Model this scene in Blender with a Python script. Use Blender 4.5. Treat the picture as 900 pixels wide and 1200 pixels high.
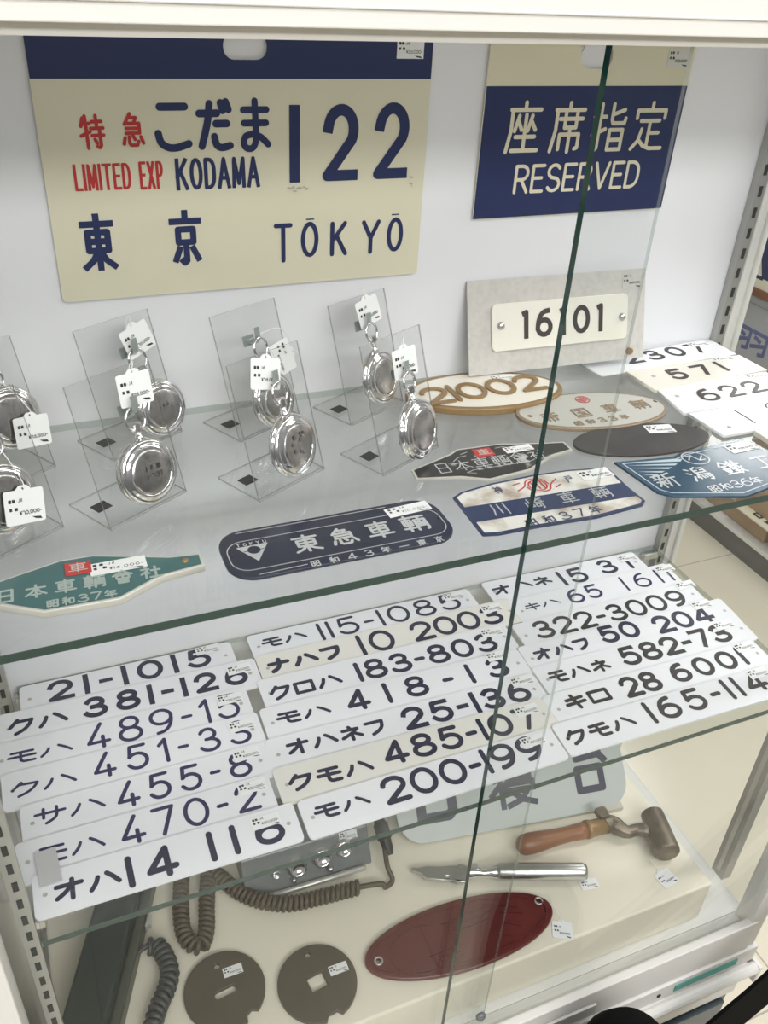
import bpy, math, random
from mathutils import Matrix, Vector
PI = math.pi
random.seed(7)
scn = bpy.context.scene
for o in list(bpy.data.objects): bpy.data.objects.remove(o)
COL = scn.collection

# ------------------------------------------------------------------ camera
cam = bpy.data.cameras.new('camera'); camo = bpy.data.objects.new('camera', cam); COL.objects.link(camo)
cam.sensor_fit = 'HORIZONTAL'; cam.sensor_width = 36.0; cam.lens = 36.0 * 1033.7 / 900.0
cam.clip_start = 0.02; cam.clip_end = 60
RX, RY, RZ = (0.922727, -0.381941, 0.051919), (-0.16917, -0.52231, -0.835808), (0.346347, 0.762439, -0.546562)
camo.matrix_world = Matrix(((RX[0], -RY[0], -RZ[0], 0.0713), (RX[1], -RY[1], -RZ[1], -0.4928), (RX[2], -RY[2], -RZ[2], 0.7317), (0, 0, 0, 1)))
scn.camera = camo

# ------------------------------------------------------------------ world, lights, exposure
scn.view_settings.view_transform = 'Standard'; scn.view_settings.look = 'None'
scn.view_settings.gamma = 1.0; scn.view_settings.use_curve_mapping = False
scn.view_settings.exposure = -0.10
scn.cycles.transparent_max_bounces = 40; scn.cycles.max_bounces = 12; scn.cycles.caustics_reflective = False
world = bpy.data.worlds.new('shop_ambient'); scn.world = world; world.use_nodes = True
wn = world.node_tree.nodes; wl = world.node_tree.links; bg = wn['Background']
wtc = wn.new('ShaderNodeTexCoord'); wsep = wn.new('ShaderNodeSeparateXYZ'); wr = wn.new('ShaderNodeValToRGB')
wl.new(wtc.outputs['Generated'], wsep.inputs[0])
wm = wn.new('ShaderNodeMath'); wm.operation = 'MULTIPLY_ADD'; wm.inputs[1].default_value = 0.5; wm.inputs[2].default_value = 0.5
wl.new(wsep.outputs['Z'], wm.inputs[0]); wl.new(wm.outputs[0], wr.inputs[0])
e = wr.color_ramp.elements
e[0].position = 0.0; e[0].color = (0.26, 0.24, 0.21, 1); e[1].position = 1.0; e[1].color = (0.85, 0.86, 0.88, 1)
k = e.new(0.5); k.color = (0.24, 0.24, 0.24, 1); k = e.new(0.62); k.color = (0.50, 0.50, 0.50, 1)
wl.new(wr.outputs[0], bg.inputs[0]); bg.inputs[1].default_value = 0.75

def area(name, loc, target, sx, sy, power, color=(1, 1, 1)):
    l = bpy.data.lights.new(name, 'AREA'); l.shape = 'RECTANGLE'; l.size = sx; l.size_y = sy; l.energy = power; l.color = color
    o = bpy.data.objects.new(name, l); COL.objects.link(o); o.location = loc
    o.rotation_euler = (Vector(target) - Vector(loc)).to_track_quat('-Z', 'Y').to_euler()
    return o
# shop ceiling fluorescents: long tubes in rows above the aisle, and the case's own tube under its top
area('ceiling_light_aisle', (0.2, -1.3, 1.75), (0.3, 0.1, 0.1), 2.4, 0.35, 22, (1.0, 0.985, 0.96))
area('ceiling_light_front', (0.5, -2.6, 1.7), (0.4, 0.2, -0.1), 2.4, 0.35, 52, (1.0, 0.985, 0.96))
area('ceiling_light_left', (-1.4, -0.5, 1.75), (0.2, 0.1, 0.1), 0.35, 2.2, 10, (1.0, 0.985, 0.96))
area('ceiling_light_right', (2.0, 0.0, 1.75), (0.8, 0.1, -0.2), 0.4, 2.4, 42, (1.0, 0.985, 0.96))
area('ceiling_light_far', (3.25, 2.35, 1.75), (0.8, 0.1, 0.2), 0.9, 0.5, 16, (1.0, 0.985, 0.96))
area('case_tube', (0.43, 0.03, 0.715), (0.43, 0.12, 0.0), 0.82, 0.03, 0.9, (1.0, 0.99, 0.97))

# ------------------------------------------------------------------ materials
MATS = {}
def mat(name, col, rough=0.5, metal=0.0, spec=0.5, noise=None, bump=None, coat=0.0, trans=0.0):
    if name in MATS: return MATS[name]
    m = bpy.data.materials.new(name); m.use_nodes = True; n = m.node_tree.nodes; l = m.node_tree.links
    p = n['Principled BSDF']; p.inputs['Base Color'].default_value = (*col, 1); p.inputs['Roughness'].default_value = rough
    p.inputs['Metallic'].default_value = metal; p.inputs['Specular IOR Level'].default_value = spec
    p.inputs['Coat Weight'].default_value = coat; p.inputs['Transmission Weight'].default_value = trans
    if noise:
        c2, scale, lo, hi = noise
        tc = n.new('ShaderNodeTexCoord'); t = n.new('ShaderNodeTexNoise'); t.inputs['Scale'].default_value = scale; t.inputs['Detail'].default_value = 6
        r = n.new('ShaderNodeValToRGB'); r.color_ramp.elements[0].position = lo; r.color_ramp.elements[1].position = hi
        r.color_ramp.elements[0].color = (*col, 1); r.color_ramp.elements[1].color = (*c2, 1)
        l.new(tc.outputs['Object'], t.inputs['Vector']); l.new(t.outputs[0], r.inputs[0]); l.new(r.outputs[0], p.inputs['Base Color'])
    if bump:
        tc = n.new('ShaderNodeTexCoord'); t = n.new('ShaderNodeTexNoise'); t.inputs['Scale'].default_value = bump[0]
        b = n.new('ShaderNodeBump'); b.inputs['Strength'].default_value = bump[1]; b.inputs['Distance'].default_value = 0.001
        l.new(tc.outputs['Object'], t.inputs['Vector']); l.new(t.outputs[0], b.inputs['Height']); l.new(b.outputs[0], p.inputs['Normal'])
    MATS[name] = m; return m
def glass(name, tint, ior=1.45, rough=0.0, gain=1.0):
    """clear sheet: light passes straight through, tinted, with a Fresnel reflection"""
    m = bpy.data.materials.new(name); m.use_nodes = True; n = m.node_tree.nodes; l = m.node_tree.links
    n.remove(n['Principled BSDF']); out = n['Material Output']
    t = n.new('ShaderNodeBsdfTransparent'); t.inputs[0].default_value = (*tint, 1)
    g = n.new('ShaderNodeBsdfGlossy'); g.inputs['Roughness'].default_value = rough
    f = n.new('ShaderNodeLayerWeight'); f.inputs['Blend'].default_value = 0.5
    pw = n.new('ShaderNodeMath'); pw.operation = 'POWER'; pw.inputs[1].default_value = 5.0; l.new(f.outputs['Facing'], pw.inputs[0])
    f0 = ((ior - 1) / (ior + 1)) ** 2
    mu = n.new('ShaderNodeMath'); mu.operation = 'MULTIPLY_ADD'; mu.inputs[1].default_value = (1 - f0) * gain; mu.inputs[2].default_value = f0 * gain; mu.use_clamp = True
    l.new(pw.outputs[0], mu.inputs[0])
    x = n.new('ShaderNodeMixShader'); l.new(mu.outputs[0], x.inputs[0]); l.new(t.outputs[0], x.inputs[1]); l.new(g.outputs[0], x.inputs[2])
    l.new(x.outputs[0], out.inputs[0]); MATS[name] = m; return m
def semi(name, col, tint, fac, rough=0.3):
    """half see-through edge of a clear sheet"""
    m = bpy.data.materials.new(name); m.use_nodes = True; n = m.node_tree.nodes; l = m.node_tree.links
    p = n['Principled BSDF']; p.inputs['Base Color'].default_value = (*col, 1); p.inputs['Roughness'].default_value = rough
    t = n.new('ShaderNodeBsdfTransparent'); t.inputs[0].default_value = (*tint, 1); x = n.new('ShaderNodeMixShader'); x.inputs[0].default_value = fac
    l.new(t.outputs[0], x.inputs[1]); l.new(p.outputs[0], x.inputs[2]); l.new(x.outputs[0], n['Material Output'].inputs[0]); MATS[name] = m; return m
M = MATS
mat('case_white', (0.72, 0.71, 0.68), 0.4)
mat('case_grey', (0.66, 0.65, 0.61), 0.45)
mat('back_board', (0.83, 0.83, 0.865), 0.5)
mat('aluminium', (0.62, 0.61, 0.58), 0.35, 0.6)
mat('upright_grey', (0.42, 0.42, 0.40), 0.35, 0.5)
mat('slot_dark', (0.03, 0.03, 0.03), 0.8)
glass('pane_glass', (0.958, 0.966, 0.964), 1.45, 0.0, 0.40)
glass('shelf_glass', (0.948, 0.958, 0.954), 1.5)
mat('glass_edge', (0.008, 0.042, 0.034), 0.12)
semi('glass_edge_pale', (0.45, 0.48, 0.46), (0.9, 0.95, 0.92), 0.35, 0.15)
glass('acrylic', (0.968, 0.970, 0.968), 1.49)
semi('acrylic_edge', (0.34, 0.34, 0.34), (0.85, 0.85, 0.85), 0.5)
mat('plate_white', (0.83, 0.835, 0.865), 0.22)
mat('plate_cream', (0.80, 0.77, 0.69), 0.3, noise=((0.70, 0.64, 0.52), 9, 0.55, 0.85))
mat('sign_cream', (0.75, 0.71, 0.55), 0.3, noise=((0.70, 0.66, 0.51), 14, 0.5, 0.9))
mat('sign_buff', (0.76, 0.70, 0.53), 0.3)
mat('navy', (0.022, 0.032, 0.105), 0.3)
mat('ink_navy', (0.010, 0.013, 0.045), 0.4)
mat('ink_black', (0.02, 0.018, 0.022), 0.4)
mat('ink_violet', (0.022, 0.018, 0.085), 0.4)
mat('ink_brown', (0.055, 0.042, 0.040), 0.4)
mat('paint_red', (0.50, 0.035, 0.035), 0.35)
mat('sticker', (0.86, 0.86, 0.86), 0.35)
mat('sticker_aged', (0.70, 0.68, 0.63), 0.5)
mat('print', (0.02, 0.02, 0.02), 0.6)
mat('hole_grey', (0.45, 0.43, 0.40), 0.6)
mat('chrome', (0.78, 0.77, 0.78), 0.10, 1.0)
mat('chrome_worn', (0.52, 0.50, 0.50), 0.24, 1.0, noise=((0.36, 0.34, 0.34), 120, 0.45, 0.75))
mat('steel', (0.60, 0.60, 0.58), 0.28, 1.0)
mat('hook_metal', (0.45, 0.50, 0.49), 0.3, 0.7)
mat('felt_dark', (0.035, 0.035, 0.038), 0.8)
mat('grey_board', (0.58, 0.55, 0.52), 0.5, noise=((0.50, 0.48, 0.46), 160, 0.4, 0.7))
mat('brass_brown', (0.30, 0.19, 0.085), 0.35, 0.3)
mat('oval_cream', (0.80, 0.76, 0.68), 0.3)
mat('oval_grey', (0.56, 0.55, 0.51), 0.3, 0.15)
mat('oval_rim', (0.32, 0.24, 0.16), 0.4, 0.3)
mat('emblem_rose', (0.55, 0.13, 0.13), 0.4)
mat('black_matt', (0.035, 0.032, 0.033), 0.45, noise=((0.06, 0.055, 0.055), 40, 0.4, 0.8))
mat('black_worn', (0.018, 0.018, 0.018), 0.35, noise=((0.55, 0.53, 0.48), 55, 0.62, 0.70))
mat('rim_pale', (0.62, 0.60, 0.55), 0.4, 0.2)
mat('white_worn', (0.74, 0.72, 0.68), 0.4, noise=((0.38, 0.31, 0.24), 34, 0.47, 0.66))
mat('niigata_blue', (0.016, 0.062, 0.115), 0.14, noise=((0.03, 0.085, 0.15), 12, 0.4, 0.8))
mat('pale_blue', (0.50, 0.60, 0.66), 0.3)
mat('kawa_navy', (0.018, 0.035, 0.10), 0.3)
mat('tokyu_navy', (0.012, 0.018, 0.045), 0.25)
mat('teal', (0.040, 0.125, 0.13), 0.32, noise=((0.055, 0.15, 0.15), 30, 0.4, 0.8))
mat('teal_letter', (0.42, 0.50, 0.47), 0.35, 0.3)
mat('silver_letter', (0.62, 0.64, 0.66), 0.3, 0.4)
mat('rubber_beige', (0.52, 0.49, 0.43), 0.6)
mat('plinth_white', (0.79, 0.74, 0.61), 0.35)
mat('frost', (0.42, 0.455, 0.43), 0.35)
mat('wood', (0.26, 0.105, 0.042), 0.35, noise=((0.17, 0.065, 0.028), 22, 0.35, 0.75))
mat('iron', (0.16, 0.135, 0.105), 0.42, 0.7, noise=((0.24, 0.20, 0.15), 50, 0.4, 0.7))
mat('red_lacquer', (0.105, 0.014, 0.014), 0.28, noise=((0.135, 0.024, 0.02), 18, 0.4, 0.8))
mat('fibre_brown', (0.075, 0.062, 0.040), 0.5, noise=((0.095, 0.08, 0.055), 30, 0.4, 0.8))
mat('box_grey', (0.22, 0.235, 0.235), 0.35, 0.35)
mat('cord_brown', (0.085, 0.065, 0.042), 0.45)
mat('cord_dark', (0.040, 0.045, 0.045), 0.4)
mat('case_green', (0.018, 0.032, 0.028), 0.3)
mat('case_green_side', (0.060, 0.070, 0.055), 0.4)
mat('plug_black', (0.02, 0.02, 0.018), 0.4)
mat('teal_tape', (0.02, 0.30, 0.26), 0.4)
mat('slate', (0.075, 0.10, 0.115), 0.35)
mat('strap_black', (0.004, 0.004, 0.004), 0.9, spec=0.1)
mat('cardboard', (0.40, 0.27, 0.155), 0.7, noise=((0.36, 0.235, 0.135), 8, 0.4, 0.8))
mat('rack_grey', (0.40, 0.40, 0.42), 0.5)
mat('kick_dark', (0.10, 0.095, 0.085), 0.5)
semi('strip_clear', (0.68, 0.67, 0.68), (0.9, 0.9, 0.9), 0.75, 0.25)
mat('plate_offwhite', (0.80, 0.775, 0.72), 0.25)
mat('stain_grey', (0.18, 0.17, 0.17), 0.4, 0.6)
mat('rack_blue', (0.10, 0.12, 0.28), 0.5)
mat('string_white', (0.85, 0.85, 0.83), 0.6)
def floor_mat():
    m = mat('floor_tile', (0.70, 0.63, 0.50), 0.16); n = m.node_tree.nodes; l = m.node_tree.links; p = n['Principled BSDF']
    tc = n.new('ShaderNodeTexCoord'); b = n.new('ShaderNodeTexBrick'); b.offset = 0.0; b.inputs['Scale'].default_value = 1.0
    b.inputs['Brick Width'].default_value = 0.6; b.inputs['Row Height'].default_value = 0.6; b.inputs['Mortar Size'].default_value = 0.002
    b.inputs['Color1'].default_value = (0.76, 0.70, 0.56, 1); b.inputs['Color2'].default_value = (0.735, 0.675, 0.54, 1); b.inputs['Mortar'].default_value = (0.46, 0.41, 0.33, 1)
    l.new(tc.outputs['Object'], b.inputs['Vector']); l.new(b.outputs[0], p.inputs['Base Color'])
floor_mat()

# ------------------------------------------------------------------ mesh helpers
class MB:
    def __init__(s): s.v = []; s.f = []; s.m = []
    def add(s, vs, fs, mi=0):
        b = len(s.v); s.v += [tuple(v) for v in vs]
        for f in fs: s.f.append(tuple(b + i for i in f)); s.m.append(mi)
    def box(s, a, b, mi=0, x=None):
        (x0, y0, z0), (x1, y1, z1) = a, b
        vs = [(x0, y0, z0), (x1, y0, z0), (x1, y1, z0), (x0, y1, z0), (x0, y0, z1), (x1, y0, z1), (x1, y1, z1), (x0, y1, z1)]
        if x: vs = [x @ Vector(v) for v in vs]
        s.add(vs, [(3, 2, 1, 0), (4, 5, 6, 7), (0, 1, 5, 4), (1, 2, 6, 5), (2, 3, 7, 6), (3, 0, 4, 7)], mi)
    def tube(s, pts, r, n=8, mi=0, closed=False, caps=True):
        pts = [Vector(p) for p in pts]; N = len(pts); rs = r if isinstance(r, (list, tuple)) else [r] * N; ring = []; up = None
        for i, p in enumerate(pts):
            a = pts[(i - 1) % N] if (closed or i > 0) else p; b = pts[(i + 1) % N] if (closed or i < N - 1) else p
            d = (b - a).normalized()
            if up is None: up = d.orthogonal().normalized()
            up = (up - d * up.dot(d)).normalized(); w = d.cross(up)
            ring.append([p + (up * math.cos(2 * PI * k / n) + w * math.sin(2 * PI * k / n)) * rs[i] for k in range(n)])
        vs = [v for q in ring for v in q]; fs = []
        for i in range(N if closed else N - 1):
            j = (i + 1) % N
            for k in range(n): fs.append((i * n + k, i * n + (k + 1) % n, j * n + (k + 1) % n, j * n + k))
        if caps and not closed: fs.append(tuple(range(n - 1, -1, -1))); fs.append(tuple((N - 1) * n + k for k in range(n)))
        s.add(vs, fs, mi)
    def lathe(s, prof, n=40, mi=0, x=None):
        vs = []; fs = []; ix = []
        for (r, z) in prof:
            if r < 1e-6: ix.append([len(vs)] * n); vs.append((0, 0, z))
            else: ix.append(list(range(len(vs), len(vs) + n))); vs += [(r * math.cos(2 * PI * k / n), r * math.sin(2 * PI * k / n), z) for k in range(n)]
        for i in range(len(prof) - 1):
            for k in range(n):
                q = [ix[i][k], ix[i][(k + 1) % n], ix[i + 1][(k + 1) % n], ix[i + 1][k]]
                f = []
                for a in q:
                    if a not in f: f.append(a)
                if len(f) > 2: fs.append(tuple(f))
        if x: vs = [x @ Vector(v) for v in vs]
        s.add(vs, fs, mi)
    def build(s, name, mats, parent=None, smooth=False, loc=None, mw=None, bevel=0):
        me = bpy.data.meshes.new(name); me.from_pydata(s.v, [], s.f); me.update()
        return link(name, me, mats, parent, smooth, loc, mw, bevel, s.m)
def link(name, me, mats, parent=None, smooth=False, loc=None, mw=None, bevel=0, mi=None):
    o = bpy.data.objects.new(name, me); COL.objects.link(o)
    if not isinstance(mats, (list, tuple)): mats = [mats]
    if not me.materials:
        for m in mats: me.materials.append(MATS[m])
    if mi:
        for p, i in zip(me.polygons, mi): p.material_index = i
    if smooth:
        for p in me.polygons: p.use_smooth = True
    if parent: o.parent = parent
    if mw is not None: o.matrix_basis = mw
    elif loc is not None: o.location = loc
    if bevel:
        b = o.modifiers.new('bevel', 'BEVEL'); b.width = bevel; b.segments = 2; b.limit_method = 'ANGLE'
    return o
def tag(o, label, cat, group=None):
    o['label'] = label; o['category'] = cat
    if group: o['group'] = group
    return o
def root(name, label, cat, mw=None, group=None):
    o = bpy.data.objects.new(name, None); o.empty_display_size = 0.02; COL.objects.link(o)
    if mw is not None: o.matrix_basis = mw
    return tag(o, label, cat, group)
def structure(o): o['kind'] = 'structure'; return o
def frame(o, yaw=0, lean=None):
    """matrix at o, turned by yaw; with lean the local XY plane stands up, leaning back by lean from the vertical"""
    m = Matrix.Translation(o) @ Matrix.Rotation(math.radians(yaw), 4, 'Z')
    if lean is not None: m = m @ Matrix.Rotation(math.radians(90 - lean), 4, 'X')
    return m
def plate2d(loops, t, bevel=0.0, z=0.0):
    """flat plate from closed outlines (inner ones are holes), z..z+t"""
    c = bpy.data.curves.new('c', 'CURVE'); c.dimensions = '2D'; c.fill_mode = 'BOTH'; c.extrude = max(t / 2 - bevel, 0); c.bevel_depth = bevel; c.bevel_resolution = 1; c.offset = -bevel
    for lp in loops:
        s = c.splines.new('POLY'); s.points.add(len(lp) - 1); s.use_cyclic_u = True
        for p, q in zip(s.points, lp): p.co = (q[0], q[1], 0, 1)
    o = bpy.data.objects.new('c', c); COL.objects.link(o); bpy.context.view_layer.update()
    me = bpy.data.meshes.new_from_object(o.evaluated_get(bpy.context.evaluated_depsgraph_get()))
    bpy.data.objects.remove(o); bpy.data.curves.remove(c); me.materials.clear()
    for v in me.vertices: v.co.z += t / 2 + z
    return me
def rrect(x0, y0, x1, y1, r, n=5):
    p = []
    for cx, cy, a in ((x1 - r, y1 - r, 0), (x0 + r, y1 - r, 90), (x0 + r, y0 + r, 180), (x1 - r, y0 + r, 270)):
        for k in range(n + 1): p.append((cx + r * math.cos(math.radians(a + 90 * k / n)), cy + r * math.sin(math.radians(a + 90 * k / n))))
    return p
def ellipse(cx, cy, rx, ry, n=48, a=0):
    ca, sa = math.cos(a), math.sin(a)
    return [(cx + rx * math.cos(2 * PI * k / n) * ca - ry * math.sin(2 * PI * k / n) * sa, cy + rx * math.cos(2 * PI * k / n) * sa + ry * math.sin(2 * PI * k / n) * ca) for k in range(n)]
def inset(p, d):
    n = len(p); out = []; sg = 1 if area2(p) > 0 else -1
    for i in range(n):
        a, b, c = Vector(p[i - 1]), Vector(p[i]), Vector(p[(i + 1) % n])
        e1 = (b - a).normalized(); e2 = (c - b).normalized(); n1 = Vector((-e1.y, e1.x)); n2 = Vector((-e2.y, e2.x))
        out.append(tuple(b + (n1 + n2) * (sg * d / max(1 + n1.dot(n2), 0.4))))
    return out
def area2(p): return sum(p[i - 1][0] * p[i][1] - p[i][0] * p[i - 1][1] for i in range(len(p)))

# ------------------------------------------------------------------ stroke lettering
def arc(cx, cy, rx, ry, a0, a1, n=12):
    return [(cx + rx * math.cos(math.radians(a0 + (a1 - a0) * k / n)), cy + ry * math.sin(math.radians(a0 + (a1 - a0) * k / n))) for k in range(n + 1)]
def ps(t): return [[tuple(float(c) for c in q.split(',')) for q in s.split()] for s in t.split('|')]
def smooth(p, n=4):
    out = []
    for i in range(len(p) - 1):
        p0, p1, p2, p3 = p[max(i - 1, 0)], p[i], p[i + 1], p[min(i + 2, len(p) - 1)]
        for k in range(n):
            t = k / n; out.append(tuple(0.5 * (2 * b + (c - a) * t + (2 * a - 5 * b + 4 * c - d) * t * t + (3 * b - a - 3 * c + d) * t ** 3) for a, b, c, d in zip(p0, p1, p2, p3)))
    return out + [p[-1]]
KATA = set('クハモサオナフロネキ')
G = {
 '0': (90, [arc(45, 50, 45, 50, 90, 450, 28)]), '1': (0, ps('0,100 0,0')), 'i': (28, ps('0,76 28,100 28,0')), 'j': (14, ps('0,96 14,100 14,0')),
 '2': (84, [arc(42, 70, 41, 30, 172, -32, 14) + [(0, 0), (84, 0)]]),
 '3': (84, [arc(41, 76, 34, 24, 160, -90, 12), [(30, 52), (41, 52)], arc(41, 26, 43, 26, 90, -160, 14)]),
 '4': (88, ps('62,100 0,24 88,24|62,100 62,0')), 'y': (82, ps('54,100 0,22 82,22|58,44 58,0')),
 '5': (84, [[(78, 100), (16, 100), (9, 54)] + arc(41, 33, 43, 33, 140, -155, 14)]),
 '6': (86, [arc(43, 31, 43, 31, 90, 450, 20), smooth([(0, 31), (4, 55), (18, 80), (40, 95), (66, 99)])]),
 '9': (86, [arc(43, 69, 43, 31, 90, 450, 20), smooth([(86, 69), (82, 45), (68, 20), (46, 5), (20, 1)])]),
 '7': (80, ps('0,100 80,100 30,0')), '8': (86, [arc(43, 77, 35, 23, 90, 450, 18), arc(43, 27, 43, 27, 90, 450, 20)]),
 '-': (34, ps('0,46 34,46')), '—': (110, ps('0,46 110,46')), ' ': (40, []), ',': (6, ps('6,8 0,-10')), '.': (4, ps('2,2 2,4')), '・': (10, ps('5,46 6,46')), '¥': (60, ps('0,100 30,50 60,100|30,50 30,0|6,48 54,48|6,26 54,26')),
 'L': (50, ps('0,100 0,0 50,0')), 'I': (0, ps('0,100 0,0')), 'M': (72, ps('0,0 4,100 36,10 68,100 72,0')), 'T': (64, ps('0,100 64,100|32,100 32,0')), 'E': (50, ps('50,100 0,100 0,0 50,0|0,52 42,52')),
 'D': (58, [[(0, 0), (0, 100), (22, 100)] + arc(22, 62, 36, 38, 90, 0, 6) + arc(22, 38, 36, 38, 0, -90, 6) + [(0, 0)]]), 'X': (62, ps('0,100 62,0|62,100 0,0')),
 'P': (54, [[(0, 0), (0, 100), (28, 100)] + arc(28, 74, 26, 26, 90, -90, 10) + [(0, 48)]]), 'K': (62, ps('0,100 0,0|58,100 0,42|20,60 62,0')), 'O': (64, [arc(32, 50, 32, 50, 90, 450, 24)]),
 'A': (68, ps('0,0 34,100 68,0|14,32 54,32')), 'Y': (66, ps('0,100 33,48 66,100|33,48 33,0')), 'R': (56, [[(0, 0), (0, 100), (28, 100)] + arc(28, 74, 26, 26, 90, -90, 10) + [(0, 48)], [(26, 48), (56, 0)]]),
 'S': (56, [arc(28, 75, 27, 25, 30, 270, 12) + arc(28, 25, 28, 25, 90, -150, 12)]), 'V': (64, ps('0,100 32,0 64,100')), 'J': (40, [[(40, 100), (40, 25)] + arc(20, 22, 20, 22, 0, -170, 8)]), 'U': (58, [[(0, 100), (0, 28)] + arc(29, 28, 29, 28, 180, 360, 10) + [(58, 100)]]),
 'B': (60, ps('0,0 0,100 46,100 54,92 54,60 46,52 0,52|46,52 60,42 60,8 52,0 0,0')),
 'ク': (86, [[(30, 98), (0, 52)], [(24, 84), (86, 84)] + smooth([(86, 84), (74, 50), (52, 20), (20, 0)])[1:]]), 'ハ': (104, [smooth([(26, 72), (18, 42), (0, 10)]), smooth([(60, 84), (82, 58), (104, 24)])]),
 'モ': (92, ps('10,90 84,90|0,52 92,52|42,90 42,20 50,6 60,4 90,4')), 'サ': (94, [[(0, 66), (94, 66)], [(26, 96), (26, 36)], smooth([(68, 96), (68, 50), (60, 22), (34, 0)])]),
 'オ': (92, [[(0, 74), (92, 74)], [(58, 100), (58, 0)], smooth([(56, 72), (34, 40), (2, 12)])]), 'ナ': (90, [[(0, 68), (90, 68)], smooth([(50, 100), (48, 60), (36, 24), (8, 0)])]),
 'フ': (82, [[(0, 92), (82, 92)] + smooth([(82, 92), (76, 52), (56, 22), (22, 0)])[1:]]), 'ロ': (82, ps('0,86 82,86 82,8 0,8 0,86')),
 'ネ': (92, ps('42,100 48,84|8,78 80,78 48,48 0,22|46,48 46,0|60,46 92,20')), 'キ': (84, ps('6,70 78,76|0,36 84,42|36,100 50,0')),
 'こ': (80, [[(8, 92), (74, 92)], smooth([(0, 34), (6, 14), (24, 3), (48, 2), (80, 10)])]),
 'だ': (92, [[(0, 76), (54, 76)], smooth([(32, 96), (24, 56), (4, 6)]), [(50, 54), (84, 54)], smooth([(44, 26), (50, 8), (66, 2), (92, 6)]), [(66, 98), (72, 82)], [(82, 100), (90, 84)]]),
 'ま': (84, [[(4, 82), (80, 82)], [(6, 54), (78, 54)], smooth([(42, 100), (44, 50), (44, 18), (34, 2), (16, 0), (4, 10), (10, 26), (34, 30), (60, 24), (84, 8)])]),
}
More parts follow.
